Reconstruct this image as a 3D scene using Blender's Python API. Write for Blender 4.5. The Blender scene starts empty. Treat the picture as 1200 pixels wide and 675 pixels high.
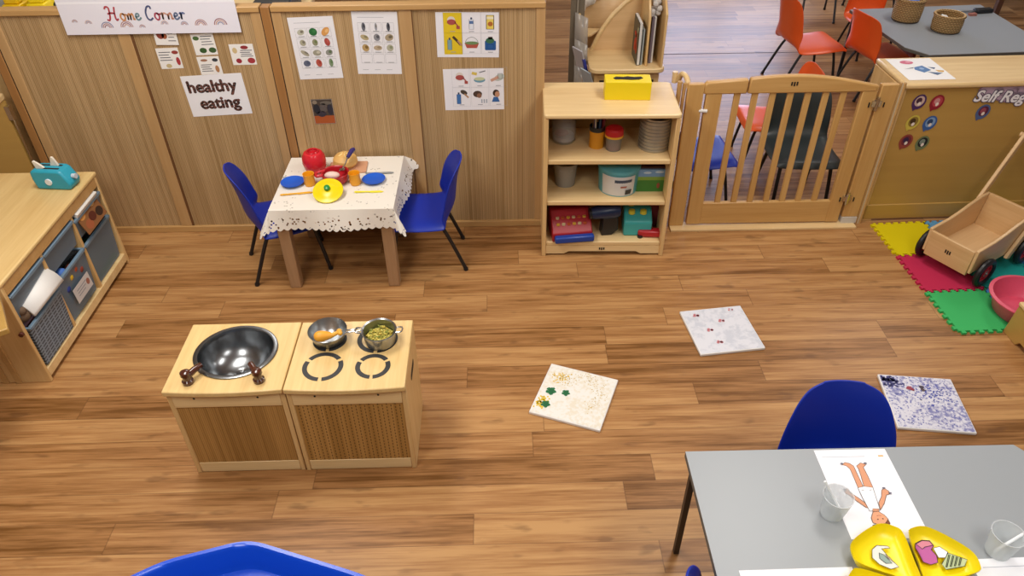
import bpy, bmesh, math, random
from mathutils import Vector, Matrix, Euler
random.seed(7)
PI = math.pi
scene = bpy.context.scene
COL = scene.collection

# ------------------------------------------------------------------ materials
def lin(h):
    h = h.lstrip('#'); o = []
    for i in (0, 2, 4):
        c = int(h[i:i+2], 16)/255
        o.append(c/12.92 if c <= .04045 else ((c+.055)/1.055)**2.4)
    return (*o, 1.0)
def new_mat(name):
    m = bpy.data.materials.new(name); m.use_nodes = True
    return m, m.node_tree, m.node_tree.nodes['Principled BSDF']
_c = {}
def plain(h, rough=.45, metal=0., spec=.5, alpha=1., trans=0., coat=0.):
    k = (h, rough, metal, spec, alpha, trans, coat)
    if k in _c: return _c[k]
    m, nt, p = new_mat('plain_'+h.strip('#'))
    p.inputs['Base Color'].default_value = lin(h); p.inputs['Roughness'].default_value = rough
    p.inputs['Metallic'].default_value = metal; p.inputs['Specular IOR Level'].default_value = spec
    p.inputs['Alpha'].default_value = alpha; p.inputs['Transmission Weight'].default_value = trans
    p.inputs['Coat Weight'].default_value = coat
    _c[k] = m; return m
def paper(h): return plain(h, .6, spec=.25)
class NT:
    def __init__(s, nt): s.nt = nt
    def n(s, typ, **kw):
        x = s.nt.nodes.new(typ)
        for k, v in kw.items(): setattr(x, k, v)
        return x
    def put(s, sock, v):
        if hasattr(v, 'is_output') or isinstance(v, bpy.types.NodeSocket): s.nt.links.new(v, sock)
        else: sock.default_value = v
    def m(s, op, a, b=0., c=0.):
        x = s.n('ShaderNodeMath', operation=op)
        s.put(x.inputs[0], a); s.put(x.inputs[1], b); s.put(x.inputs[2], c); return x.outputs[0]
    def mix(s, f, a, b, mode='MIX'):
        x = s.n('ShaderNodeMix', data_type='RGBA', blend_type=mode)
        s.put(x.inputs[0], f); s.put(x.inputs[6], a); s.put(x.inputs[7], b); return x.outputs[2]
    def obj(s): return s.n('ShaderNodeTexCoord').outputs['Object']
    def xyz(s, v):
        x = s.n('ShaderNodeSeparateXYZ'); s.put(x.inputs[0], v); return x.outputs
    def comb(s, x, y, z):
        c = s.n('ShaderNodeCombineXYZ'); s.put(c.inputs[0], x); s.put(c.inputs[1], y); s.put(c.inputs[2], z); return c.outputs[0]
    def noise(s, vec, scale=5., detail=3., rough=.5):
        x = s.n('ShaderNodeTexNoise'); s.put(x.inputs['Vector'], vec); x.inputs['Scale'].default_value = scale
        x.inputs['Detail'].default_value = detail; x.inputs['Roughness'].default_value = rough; return x.outputs[0]
    def white(s, vec):
        x = s.n('ShaderNodeTexWhiteNoise', noise_dimensions='3D'); s.put(x.inputs['Vector'], vec); return x.outputs['Value']
    def ramp(s, f, stops):
        x = s.n('ShaderNodeValToRGB'); s.put(x.inputs[0], f); e = x.color_ramp.elements
        while len(e) < len(stops): e.new(.5)
        for i, (p, c) in enumerate(stops): e[i].position = p; e[i].color = c
        return x.outputs[0]
    def bump(s, h, strength=.3, dist=.002):
        x = s.n('ShaderNodeBump'); s.put(x.inputs['Height'], h); x.inputs['Strength'].default_value = strength
        x.inputs['Distance'].default_value = dist; return x.outputs[0]
def wood(name, a, b, axis='x', rough=.4, scale=9., coat=.1):
    """pale furniture timber: soft grain streaks running along the given axis"""
    m, nt, p = new_mat(name); g = NT(nt)
    mp = g.n('ShaderNodeMapping'); nt.links.new(g.obj(), mp.inputs[0])
    st = {'x': (.12, 2, 2), 'y': (2, .12, 2), 'z': (2, 2, .12)}[axis]
    mp.inputs['Scale'].default_value = st
    n1 = g.noise(mp.outputs[0], scale, 4, .6); n2 = g.noise(mp.outputs[0], scale*6, 2, .5)
    f = g.m('ADD', g.m('MULTIPLY', n1, .7), g.m('MULTIPLY', n2, .3))
    nt.links.new(g.ramp(f, [(.3, lin(a)), (.7, lin(b))]), p.inputs['Base Color'])
    p.inputs['Roughness'].default_value = rough; p.inputs['Coat Weight'].default_value = coat
    p.inputs['Coat Roughness'].default_value = .25
    return m
def ribbed(name, a, b, pitch, dashes=False, axis=0, dark='#4a3216'):
    """veneer with fine upright ribs"""
    m, nt, p = new_mat(name); g = NT(nt)
    x, y, z = g.xyz(g.obj())[:3]
    if axis: x = y
    t = g.m('DIVIDE', x, pitch)
    strip = g.white(g.comb(g.m('FLOOR', t), 0., 0.))
    wide = g.white(g.comb(g.m('FLOOR', g.m('DIVIDE', x, pitch*7.3)), 3., 0.))
    grain = g.noise(g.comb(g.m('MULTIPLY', x, 90.), 0., g.m('MULTIPLY', z, 3.)), 1., 3)
    f = g.m('ADD', g.m('ADD', g.m('MULTIPLY', strip, .4), g.m('MULTIPLY', wide, .25)), g.m('MULTIPLY', grain, .35))
    col = g.ramp(f, [(.25, lin(a)), (.75, lin(b))])
    fr = g.m('FRACT', t)
    groove = g.m('LESS_THAN', g.m('ABSOLUTE', g.m('SUBTRACT', fr, .5)), .13)
    if dashes:
        zz = g.m('FRACT', g.m('ADD', g.m('DIVIDE', z, .0165), g.m('MULTIPLY', g.m('FLOOR', t), .5)))
        groove = g.m('MULTIPLY', groove, g.m('LESS_THAN', zz, .6)); gs = .75
    else: gs = .38
    col = g.mix(g.m('MULTIPLY', groove, gs), col, lin(dark))
    nt.links.new(col, p.inputs['Base Color'])
    h = g.m('ABSOLUTE', g.m('SUBTRACT', fr, .5))
    nt.links.new(g.bump(h, .35, .003), p.inputs['Normal'])
    p.inputs['Roughness'].default_value = .5; p.inputs['Specular IOR Level'].default_value = .35
    return m
def floor_mat():
    m, nt, p = new_mat('laminate_floor'); g = NT(nt)
    mp = g.n('ShaderNodeMapping'); nt.links.new(g.obj(), mp.inputs[0]); mp.inputs['Rotation'].default_value = (0, 0, -.006)
    x, y, z = g.xyz(mp.outputs[0])[:3]
    r = g.m('DIVIDE', g.m('SUBTRACT', y, .104), .1255); row = g.m('FLOOR', r)
    off = g.m('MULTIPLY', g.white(g.comb(row, 7., 0.)), 2.6)
    cx = g.m('DIVIDE', g.m('ADD', x, off), 1.28); col = g.m('FLOOR', cx)
    tone = g.white(g.comb(row, col, 1.))
    seed = g.m('MULTIPLY', tone, 37.)
    gv = g.comb(g.m('ADD', g.m('MULTIPLY', x, .8), seed), g.m('MULTIPLY', y, 13.), seed)
    n1 = g.noise(gv, 2.2, 5, .62); n2 = g.noise(g.comb(g.m('MULTIPLY', x, 3.), g.m('MULTIPLY', y, 80.), seed), 1.6, 3)
    kn = g.noise(g.comb(g.m('MULTIPLY', x, 3.), g.m('MULTIPLY', y, 9.), seed), 2.4, 2)
    f = g.m('ADD', g.m('ADD', g.m('MULTIPLY', n1, .66), g.m('MULTIPLY', n2, .32)), g.m('MULTIPLY', g.m('SUBTRACT', tone, .5), .20))
    c = g.ramp(f, [(.31, lin('#71491f')), (.47, lin('#a17244')), (.64, lin('#bd905c'))])
    knot = g.m('MULTIPLY', g.m('MAXIMUM', g.m('SUBTRACT', kn, .62), 0.), 4.)
    c = g.mix(g.m('MINIMUM', knot, .45), c, lin('#5d3c20'))
    fy = g.m('FRACT', r); fx = g.m('FRACT', cx)
    ey = g.m('LESS_THAN', g.m('MINIMUM', fy, g.m('SUBTRACT', 1., fy)), .012)
    ex = g.m('LESS_THAN', g.m('MINIMUM', fx, g.m('SUBTRACT', 1., fx)), .0016)
    c = g.mix(g.m('MULTIPLY', g.m('MAXIMUM', ey, ex), .38), c, lin('#4a2d16'))
    nt.links.new(c, p.inputs['Base Color'])
    nt.links.new(g.m('ADD', .32, g.m('MULTIPLY', n2, .16)), p.inputs['Roughness'])
    p.inputs['Specular IOR Level'].default_value = .36
    return m
def speckle(name, base, dots, amount, scale):
    m, nt, p = new_mat(name); g = NT(nt); o = g.obj()
    v = g.n('ShaderNodeTexNoise'); v.inputs['Scale'].default_value = scale; v.inputs['Detail'].default_value = 5.; nt.links.new(o, v.inputs['Vector'])
    big = g.noise(o, 9., 2)
    f = g.m('MULTIPLY', g.m('MINIMUM', g.m('MAXIMUM', g.m('MULTIPLY', g.m('SUBTRACT', g.m('ADD', v.outputs[0], g.m('MULTIPLY', g.m('SUBTRACT', big, .5), .6)), .46), 5.), 0.), 1.), amount)
    nt.links.new(g.mix(f, lin(base), lin(dots)), p.inputs['Base Color']); p.inputs['Roughness'].default_value = .7
    return m
def wicker_mat():
    m, nt, p = new_mat('woven_grass'); g = NT(nt)
    x, y, z = g.xyz(g.obj())[:3]
    a = g.m('ARCTAN2', y, x); row = g.m('FLOOR', g.m('DIVIDE', z, .012))
    s = g.m('SINE', g.m('ADD', g.m('MULTIPLY', a, 30.), g.m('MULTIPLY', row, 3.14)))
    h = g.m('MULTIPLY', g.m('SINE', g.m('MULTIPLY', g.m('FRACT', g.m('DIVIDE', z, .012)), 3.14)), g.m('ADD', 1., g.m('MULTIPLY', s, .5)))
    nt.links.new(g.ramp(h, [(.1, lin('#7d5c30')), (.9, lin('#cda871'))]), p.inputs['Base Color'])
    nt.links.new(g.bump(h, .8, .006), p.inputs['Normal']); p.inputs['Roughness'].default_value = .8
    return m
def lace_mat():
    m, nt, p = new_mat('lace_cloth'); g = NT(nt)
    uv = g.n('ShaderNodeUVMap').outputs[0]
    at = g.n('ShaderNodeAttribute', attribute_name='edge').outputs['Fac']
    vo = g.n('ShaderNodeTexVoronoi'); vo.inputs['Scale'].default_value = 62.; nt.links.new(uv, vo.inputs['Vector'])
    patch = g.noise(uv, 13., 1)
    near = g.m('MULTIPLY', g.m('LESS_THAN', at, .066), g.m('GREATER_THAN', at, .008))
    inner = g.m('MULTIPLY', g.m('GREATER_THAN', patch, .60), g.m('LESS_THAN', at, .3))
    hole = g.m('MULTIPLY', g.m('LESS_THAN', vo.outputs['Distance'], .30), g.m('MAXIMUM', g.m('MULTIPLY', near, g.m('GREATER_THAN', patch, .40)), g.m('MULTIPLY', inner, .4)))
    p.inputs['Base Color'].default_value = lin('#e6dfd3'); p.inputs['Roughness'].default_value = .8
    nt.links.new(g.m('SUBTRACT', 1., hole), p.inputs['Alpha'])
    nt.links.new(g.bump(g.noise(uv, 160., 2), .25, .001), p.inputs['Normal'])
    p.inputs['Sheen Weight'].default_value = .2
    return m
def mesh_basket_mat():
    m, nt, p = new_mat('slotted_plastic'); g = NT(nt)
    x, y, z = g.xyz(g.obj())[:3]
    s = g.m('LESS_THAN', g.m('FRACT', g.m('DIVIDE', z, .016)), .45)
    t = g.m('LESS_THAN', g.m('FRACT', g.m('DIVIDE', y, .034)), .8)
    nt.links.new(g.mix(g.m('MULTIPLY', s, t), lin('#8193a5'), lin('#3c4754')), p.inputs['Base Color']); p.inputs['Roughness'].default_value = .5
    return m
M = dict(
    birch=wood('birch_top', '#d6b37c', '#eccf9a', 'x', .35), birch_y=wood('birch_top_lengthwise', '#d3ae70', '#e8c98c', 'y', .35),
    birch_z=wood('birch_upright', '#cfa66a', '#e2c088', 'z', .42), gate=wood('gate_beech', '#bd8f50', '#cfa566', 'z', .42),
    gate_x=wood('gate_beech_rail', '#bd8f50', '#d0a668', 'x', .42), rail=wood('panel_rail', '#b48a52', '#c9a068', 'x', .45),
    stile=wood('panel_stile', '#b48d5c', '#c49f6e', 'z', .45), post=wood('panel_post', '#9a6a38', '#ad7d47', 'z', .5),
    olive=wood('golden_ply', '#ae8845', '#bf9852', 'x', .4, 2.), leg=wood('table_leg_wood', '#9c7a58', '#b08c68', 'z', .5),
    trolley=wood('trolley_ply', '#cfa877', '#e0bd8c', 'x', .4), trolley_in=wood('trolley_board', '#c49a66', '#d8b381', 'y', .4),
    brownleg=wood('dark_wood_leg', '#4b2f20', '#5d3b28', 'z', .5),
    panel=ribbed('ribbed_panel', '#a4855a', '#c3a377', .0085), slat=ribbed('ribbed_front', '#9a7038', '#bd8f50', .0075),
    slatdash=ribbed('perforated_front', '#a3783c', '#c29454', .0155, True),
    floor=floor_mat(), wicker=wicker_mat(), lace=lace_mat(), slotted=mesh_basket_mat(),
    blue=plain('#0a2a9c', .42, spec=.4), bluetray=plain('#0d49c9', .28), orange=plain('#e85d24', .30), grey_chair=plain('#2d3435', .42),
    black=plain('#16171a', .4), tube=plain('#17181c', .35), chrome=plain('#c9cbcd', .22, 1.), steel=plain('#a5a8aa', .3, 1.), steel_dark=plain('#85888b', .25, 1.),
    greytop=plain('#959a9e', .38), edge=plain('#5b5a55', .6), white=plain('#eceae6', .5), offwhite=plain('#d9d6d0', .6),
    burner=plain('#2b2c2d', .5), tap=plain('#4b2316', .18, coat=.6), dark=plain('#20170f', .7), yellow=plain('#f0d400', .35), seam_shadow=plain('#6a4522', .7), red=plain('#c31e26', .35),
    traygrey=plain('#7c90a2', .35, alpha=.5), clear=plain('#dfe3e4', .25, alpha=.28), frosted=plain('#dfe4e6', .4, alpha=.42),
)
# ------------------------------------------------------------------ mesh builder
class B:
    def __init__(s, mat=None):
        s.v = []; s.f = []; s.mi = []; s.mats = []; s.cur = 0; s.sm = []
        if mat: s.use(mat)
    def use(s, mat):
        if isinstance(mat, str): mat = M[mat] if mat in M else paper(mat)
        if mat not in s.mats: s.mats.append(mat)
        s.cur = s.mats.index(mat); return s
    def add(s, vs, fs):
        o = len(s.v); s.v += [tuple(p) for p in vs]
        for f in fs: s.f.append([i+o for i in f]); s.mi.append(s.cur)
        return s
    def box(s, x0, x1, y0, y1, z0, z1):
        vs = [(x, y, z) for z in (z0, z1) for y in (y0, y1) for x in (x0, x1)]
        return s.add(vs, [(0, 2, 3, 1), (4, 5, 7, 6), (0, 1, 5, 4), (2, 6, 7, 3), (0, 4, 6, 2), (1, 3, 7, 5)])
    def prism(s, pts, h0, h1, plane='xy'):
        n = len(pts)
        mp = {'xy': lambda a, b, h: (a, b, h), 'xz': lambda a, b, h: (a, h, b), 'yz': lambda a, b, h: (h, a, b)}[plane]
        vs = [mp(a, b, h0) for a, b in pts]+[mp(a, b, h1) for a, b in pts]
        return s.add(vs, [list(range(n))[::-1], list(range(n, 2*n))]+[(i, (i+1) % n, n+(i+1) % n, n+i) for i in range(n)])
    def flat(s, pts, h): return s.add([(a, b, h) for a, b in pts], [list(range(len(pts)))])
    def tube(s, path, r, n=10, closed=False, cap=True):
        P = [Vector(p) for p in path]; m = len(P); rs = r if isinstance(r, (list, tuple)) else [r]*m
        up = None; vs = []
        for i, p in enumerate(P):
            a = P[(i-1) % m] if (closed or i > 0) else p; c = P[(i+1) % m] if (closed or i < m-1) else p
            t = (c-a).normalized()
            if up is None: up = t.orthogonal().normalized()
            up = (up-t*up.dot(t)); up = up.normalized() if up.length > 1e-6 else t.orthogonal().normalized()
            w = t.cross(up)
            for k in range(n):
                q = 2*PI*k/n; vs.append(p+(up*math.cos(q)+w*math.sin(q))*rs[i])
        fs = []
        for i in range(m if closed else m-1):
            j = (i+1) % m
            for k in range(n): fs.append((i*n+k, i*n+(k+1) % n, j*n+(k+1) % n, j*n+k))
        if cap and not closed: fs += [list(range(n))[::-1], list(range((m-1)*n, m*n))]
        return s.add(vs, fs)
    def lathe(s, prof, c=(0, 0, 0), n=32, sx=1., sy=1.):
        vs = []; fs = []; m = len(prof)
        for r, z in prof:
            for k in range(n):
                q = 2*PI*k/n; vs.append((c[0]+r*sx*math.cos(q), c[1]+r*sy*math.sin(q), c[2]+z))
        for i in range(m-1):
            for k in range(n): fs.append((i*n+k, i*n+(k+1) % n, (i+1)*n+(k+1) % n, (i+1)*n+k))
        fs += [list(range(n))[::-1], list(range((m-1)*n, m*n))]
        return s.add(vs, fs)
    def grid(s, fn, nu, nv, cu=False):
        vs = [fn(i/(nu if cu else nu-1), j/(nv-1)) for j in range(nv) for i in range(nu)]; fs = []
        for j in range(nv-1):
            for i in range(nu if cu else nu-1): fs.append((j*nu+i, j*nu+(i+1) % nu, (j+1)*nu+(i+1) % nu, (j+1)*nu+i))
        return s.add(vs, fs)
    def ball(s, c, rx, ry, rz, n=16, m=10):
        return s.lathe([(max(1e-4, math.sin(PI*i/m)), -math.cos(PI*i/m)) for i in range(m+1)], (0, 0, 0), n)._sc(n*(m+1), c, rx, ry, rz)
    def _sc(s, cnt, c, rx, ry, rz):
        for i in range(len(s.v)-cnt, len(s.v)):
            x, y, z = s.v[i]; s.v[i] = (c[0]+x*rx, c[1]+y*ry, c[2]+z*rz)
        return s
    def xf(s, mtx, start=0):
        for i in range(start, len(s.v)): s.v[i] = tuple(mtx @ Vector(s.v[i]))
        return s
    def mesh(s, name, off=(0, 0, 0), smooth=True, ang=.6):
        me = bpy.data.meshes.new(name)
        me.from_pydata([(a-off[0], b-off[1], c-off[2]) for a, b, c in s.v], [], s.f)
        for m in s.mats: me.materials.append(m)
        me.polygons.foreach_set('material_index', s.mi)
        bm = bmesh.new(); bm.from_mesh(me); bmesh.ops.remove_doubles(bm, verts=bm.verts, dist=1e-6) if not getattr(s, 'keep', False) else None
        if not getattr(s, 'keepn', False): bmesh.ops.recalc_face_normals(bm, faces=bm.faces)
        bm.to_mesh(me); bm.free()
        if smooth:
            me.polygons.foreach_set('use_smooth', [True]*len(me.polygons)); me.set_sharp_from_angle(angle=ang)
        me.update(); return me
def _mods(o, bev, sub, solid):
    if solid:
        m = o.modifiers.new('thickness', 'SOLIDIFY'); m.thickness = solid; m.offset = 0
    if bev:
        m = o.modifiers.new('bevel', 'BEVEL'); m.width = bev; m.segments = 2; m.limit_method = 'ANGLE'; m.angle_limit = .7
    if sub:
        m = o.modifiers.new('subdivision', 'SUBSURF'); m.levels = sub; m.render_levels = sub
def part(parent, name, b, bev=0, sub=0, solid=0, w=False, label=None, smooth=True, ang=.6):
    off = (0, 0, 0)
    if w and parent is not None:
        q = parent; off = Vector((0, 0, 0))
        while q is not None: off = off+q.location; q = q.parent
    o = bpy.data.objects.new(name, b.mesh(name, off, smooth, ang)); COL.objects.link(o)
    if parent is not None: o.parent = parent
    if label: o['label'] = label
    _mods(o, bev, sub, solid); return o
def tag(o, label, cat, group=None):
    o['label'] = label; o['category'] = cat
    if group: o['group'] = group
    return o
def thing(name, label, cat, loc, rz=0., group=None):
    o = bpy.data.objects.new(name, None); COL.objects.link(o); o.empty_display_size = .05
    o.location = loc; o.rotation_euler = (0, 0, rz); return tag(o, label, cat, group)
def solo(name, label, cat, b, loc=(0, 0, 0), rot=(0, 0, 0), group=None, **k):
    o = part(None, name, b, **k); o.location = loc; o.rotation_euler = rot; return tag(o, label, cat, group)
def struct(name, b, **k):
    o = part(None, name, b, **k); o['kind'] = 'structure'; return o
def dup(root, label, loc, rz, group=None):
    r = root.copy(); COL.objects.link(r); r.location = loc; r.rotation_euler = (0, 0, rz); r['label'] = label
    if group: r['group'] = group
    for ch in list(root.children):
        c = ch.copy(); COL.objects.link(c); c.parent = r
        for g in ch.children:
            d = g.copy(); COL.objects.link(d); d.parent = c
    return r
def catmull(pts, k=8, closed=False):
    P = [Vector(p) for p in pts]; n = len(P); out = []
    for i in range(n if closed else n-1):
        g = lambda j: P[j % n] if closed else P[max(0, min(n-1, j))]
        a, b, c, d = g(i-1), g(i), g(i+1), g(i+2)
        for q in range(k):
            t = q/k; out.append(.5*((2*b)+(c-a)*t+(2*a-5*b+4*c-d)*t*t+(3*b-a-3*c+d)*t**3))
    if not closed: out.append(P[-1])
    return out
def rrect(x0, x1, y0, y1, r, k=4):
    o = []
    for cx, cy, a in ((x1-r, y0+r, -PI/2), (x1-r, y1-r, 0), (x0+r, y1-r, PI/2), (x0+r, y0+r, PI)):
        for i in range(k+1): q = a+PI/2*i/k; o.append((cx+r*math.cos(q), cy+r*math.sin(q)))
    return o
def ell(cx, cy, rx, ry, n=18, rot=0.):
    c, s = math.cos(rot), math.sin(rot)
    return [(cx+rx*math.cos(2*PI*i/n)*c-ry*math.sin(2*PI*i/n)*s, cy+rx*math.cos(2*PI*i/n)*s+ry*math.sin(2*PI*i/n)*c) for i in range(n)]
_tc = {}
def text_mesh(body, size, off=0., shear=0.):
    cu = bpy.data.curves.new('lettering', 'FONT'); cu.body = body; cu.size = size; cu.offset = off; cu.shear = shear; cu.resolution_u = 4
    o = bpy.data.objects.new('lettering', cu); me = bpy.data.meshes.new_from_object(o)
    r = ([tuple(v.co) for v in me.vertices], [list(p.vertices) for p in me.polygons])
    bpy.data.objects.remove(o); bpy.data.curves.remove(cu); bpy.data.meshes.remove(me); return r
class Sheet(B):
    """a printed sheet: local x to the right, y up, face towards +z; the printing lies on it in thin layers"""
    def __init__(s, w, h, base='#eeedf0', t=.0006):
        super().__init__(); s.w, s.h, s.t = w, h, t; s.use(paper(base)); s.box(-w/2, w/2, -h/2, h/2, 0, t)
        s.keep = True; s.keepn = True
    def z(s, l): return s.t+.0003*l
    def poly(s, pts, col, l=1):
        A = sum(pts[i][0]*pts[(i+1) % len(pts)][1]-pts[(i+1) % len(pts)][0]*pts[i][1] for i in range(len(pts)))
        if A < 0: pts = pts[::-1]
        s.use(paper(col)); s.flat(pts, s.z(l)); return s
    def rect(s, x0, x1, y0, y1, col, l=1): return s.poly([(x0, y0), (x1, y0), (x1, y1), (x0, y1)], col, l)
    def ell(s, cx, cy, rx, ry, col, l=1, rot=0.): return s.poly(ell(cx, cy, rx, ry, 16, rot), col, l)
    def line(s, pts, w, col, l=2, closed=False):
        P = [Vector((p[0], p[1])) for p in pts]; n = len(P); vs = []
        for i, p in enumerate(P):
            a = P[(i-1) % n] if (closed or i) else p; c = P[(i+1) % n] if (closed or i < n-1) else p
            t = (c-a); t = t.normalized() if t.length else Vector((1, 0)); q = Vector((-t.y, t.x))*w/2
            vs += [(*(p+q), s.z(l)), (*(p-q), s.z(l))]
        s.use(paper(col)); s.add(vs, [(2*i, 2*i+1, (2*i+3) % (2*n), (2*i+2) % (2*n)) for i in range(n if closed else n-1)]); return s
    def frame(s, x0, x1, y0, y1, w, col, l=1): return s.line([(x0, y0), (x1, y0), (x1, y1), (x0, y1)], w, col, l, True)
    def text(s, body, x, y, size, col, l=2, off=0., shear=0.):
        v, f = text_mesh(body, size, off, shear); s.use(paper(col)); s.add([(x+a, y+b, s.z(l)) for a, b, c in v], f); return s
    def arc(s, cx, cy, r, w, col, a0=0., a1=PI, l=2):
        return s.line([(cx+r*math.cos(a0+(a1-a0)*i/12), cy+r*math.sin(a0+(a1-a0)*i/12)) for i in range(13)], w, col, l)
WALLROT = (PI/2, 0, 0)
def pin(name, label, cat, s, x, z, roll=0., y=3.4865, group=None, rz=0.):
    o = part(None, name, s, smooth=False); o.rotation_euler = (Matrix.Rotation(rz, 4, 'Z') @ Matrix.Rotation(PI/2, 4, 'X') @ Matrix.Rotation(roll, 4, 'Z')).to_euler()
    o.location = (x, y, z); return tag(o, label, cat, group)
def lay(name, label, cat, s, x, y, z, rz=0., group=None):
    o = part(None, name, s, smooth=False); o.location = (x, y, z); o.rotation_euler = (0, 0, rz); return tag(o, label, cat, group)

# ------------------------------------------------------------------ the room
struct('floor', B('floor').box(-4.2, 7, -1.5, 8.5, -.05, 0), smooth=False)
ceil = plain('#e9e6e0', .8)
struct('ceiling', B(ceil).box(-4.2, 7, -1.5, 8.5, 2.8, 2.85), smooth=False)
wallm = plain('#e2dccf', .8)
struct('wall_left', B(wallm).box(-4.25, -4.2, -1.5, 8.5, 0, 2.8), smooth=False)
wf = B(wallm); wf.box(-4.2, 1.5, 8.4, 8.5, 0, 2.8).box(3.3, 7, 8.4, 8.5, 0, 2.8).box(1.5, 3.3, 8.4, 8.5, 0, .35).box(1.5, 3.3, 8.4, 8.5, 2.35, 2.8)
struct('wall_far', wf, smooth=False)
wn = struct('window_1', B(plain('#f0f0ee', .4)).box(1.5, 3.3, 8.4, 8.46, .35, .41).box(1.5, 3.3, 8.4, 8.46, 2.29, 2.35).box(1.5, 1.56, 8.4, 8.46, .41, 2.29).box(3.24, 3.3, 8.4, 8.46, .41, 2.29).box(2.37, 2.43, 8.4, 8.46, .41, 2.29))
gm, gnt, gp = new_mat('daylight_pane'); gp.inputs['Emission Color'].default_value = (.60, .70, 1, 1); gp.inputs['Emission Strength'].default_value = 6.5
part(wn, 'pane', B(gm).box(1.56, 3.24, 8.43, 8.44, .41, 2.29))
struct('trim_1', B(plain('#2e2420', .7)).box(.55, 3.6, 5.975, 5.983, 0, .0012), smooth=False)

# ------------------------------------------------------------------ ribbed room divider
YW = 3.487
def divider(x0, x1, midx, label, endw, seam_shadow):
    t = thing('room_divider', label, 'divider', ((x0+x1)/2, YW+.02, 0))
    part(t, 'ribbed_panel', B('panel').box(x0+.04, x1-endw+.005, YW, YW+.022, .03, 1.19), w=True, smooth=False)
    part(t, 'top_rail', B('rail').box(x0, x1, YW-.012, YW+.05, 1.188, 1.215), bev=.004, w=True)
    part(t, 'base_rail', B('rail').box(x0, x1, YW-.014, YW+.045, .0, .036), bev=.003, w=True)
    part(t, 'stile', B('stile').box(x0, x0+.045, YW-.006, YW+.04, .036, 1.188), bev=.003, w=True)
    part(t, 'stile', B('stile').box(x1-endw, x1, YW-.006, YW+.04, .036, 1.188), bev=.003, w=True)
    part(t, 'stile', B('stile').box(midx-.029, midx+.029, YW-.005, YW+.03, .036, 1.188), bev=.003, w=True)
    part(t, 'seam_shadow', B(M['seam_shadow']).box(midx+.029, midx+.029+seam_shadow, YW-.004, YW+.01, .036, 1.188), w=True)  # brown strip: real joint on the left divider, painted shadow line on the right
    return t
divider(-2.345, -1.1, -1.75, 'ribbed wooden room divider carrying the rainbow banner', .045, .012)
divider(-1.05, .209, -.4385, 'ribbed wooden room divider carrying four white picture sheets', .042, .003)
for x, lb in ((-1.075, 'brown upright post joining the two ribbed dividers'), (-2.37, 'brown upright post at the far left corner beside the golden panel')):
    t = thing('divider_post', lb, 'post', (x, YW+.015, 0))
    part(t, 'upright', B('post').box(x-.021, x+.021, YW-.009, YW+.045, 0, 1.212), bev=.003, w=True)
    part(t, 'gap_strip', B('dark').box(x+.0205, x+.0245, YW-.004, YW+.03, 0, 1.2), w=True)
    part(t, 'gap_strip', B('dark').box(x-.0245, x-.0205, YW-.004, YW+.03, 0, 1.2), w=True)
t = thing('low_divider', 'plain golden plywood low divider at the far left edge', 'divider', (-2.8, 3.45, 0))
part(t, 'board', B('olive').box(-3.3, -2.42, 3.44, 3.47, .02, .79), w=True)
part(t, 'top_rail', B('birch').box(-3.3, -2.42, 3.425, 3.48, .79, .825), bev=.008, w=True)
part(t, 'hinge', B('chrome').tube([(-2.408, 3.45, .3), (-2.408, 3.45, .70)], .006).box(-2.42, -2.398, 3.435, 3.46, .7, .77), w=True)
# storage behind the divider with a few toys whose tops just show
t = thing('back_cabinet', 'wooden cabinet hidden behind the ribbed dividers', 'cabinet', (-1.8, 3.8, 0))
part(t, 'carcass', B('birch_z').box(-2.7, -1.0, 3.58, 4.05, .06, 1.05), bev=.005, w=True)
part(t, 'top', B('birch').box(-2.72, -.98, 3.56, 4.07, 1.05, 1.08), bev=.005, w=True)
part(t, 'plinth', B('dark').box(-2.66, -1.04, 3.62, 4.03, 0, .06), w=True)
b = B(plain('#8c8d84', .5)); b.box(-2.66, -2.47, 3.72, 4.0, 1.08, 1.12).box(-2.67, -2.46, 3.71, 4.01, 1.12, 1.135)
solo('storage_box', 'grey lidded box behind the divider at the top left corner', 'box', b, bev=.004)
for x, y, c, lb in ((-2.415, 3.86, '#e3b90f', 'yellow toy digger nearest the grey box behind the divider'), (-2.30, 3.87, '#ecd21a', 'yellow toy truck beside the banner behind the divider')):
    t = thing('toy_truck', lb, 'toy', (x, y, 1.08))
    part(t, 'body', B(plain(c, .35)).box(-.045, .045, -.06, .06, .02, .06).box(-.035, .035, -.05, 0, .06, .09), bev=.006)
    for sx in (-.042, .042):
        for sy in (-.035, .035):
            part(t, 'wheel', B('black').tube([(sx-.008, sy, .02), (sx+.008, sy, .02)], .02, 14))
solo('dark_gap_filler', 'added black block filling the dark gap behind the divider just right of the banner', 'tray', B('black').box(-1.2, -1.02, 3.7, 3.95, 1.08, 1.16), bev=.006)  # black box added to fill the dark gap beside the banner

# ------------------------------------------------------------------ things pinned on the dividers
s = Sheet(.803, .225, '#e6e4ee')
s.rect(-.40, .40, .025, .035, '#f2f1f8', 1)
RB = ['#9a6a6e', '#c9a08a', '#8a8aa6', '#b98f86']
def rainbow(cx, cy, r, k=0):
    for i in range(3): s.arc(cx, cy, r*(1-.28*i), r*.15, RB[(i+k) % 4], 0, PI, 2)
for i, (x, y, r) in enumerate([(-.345, -.055, .012), (-.285, -.062, .015), (-.205, -.082, .026), (-.115, -.08, .027), (-.045, -.083, .013), (.06, -.07, .016), (.15, -.074, .016), (.225, -.077, .026), (.315, -.076, .028),
                               (-.36, .052, .026), (-.28, .062, .016), (-.195, .05, .028), (-.12, .068, .015), (-.03, .06, .024), (.10, .066, .02), (.2, .058, .026), (.30, .066, .022)]): rainbow(x, y, r, i)
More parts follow.
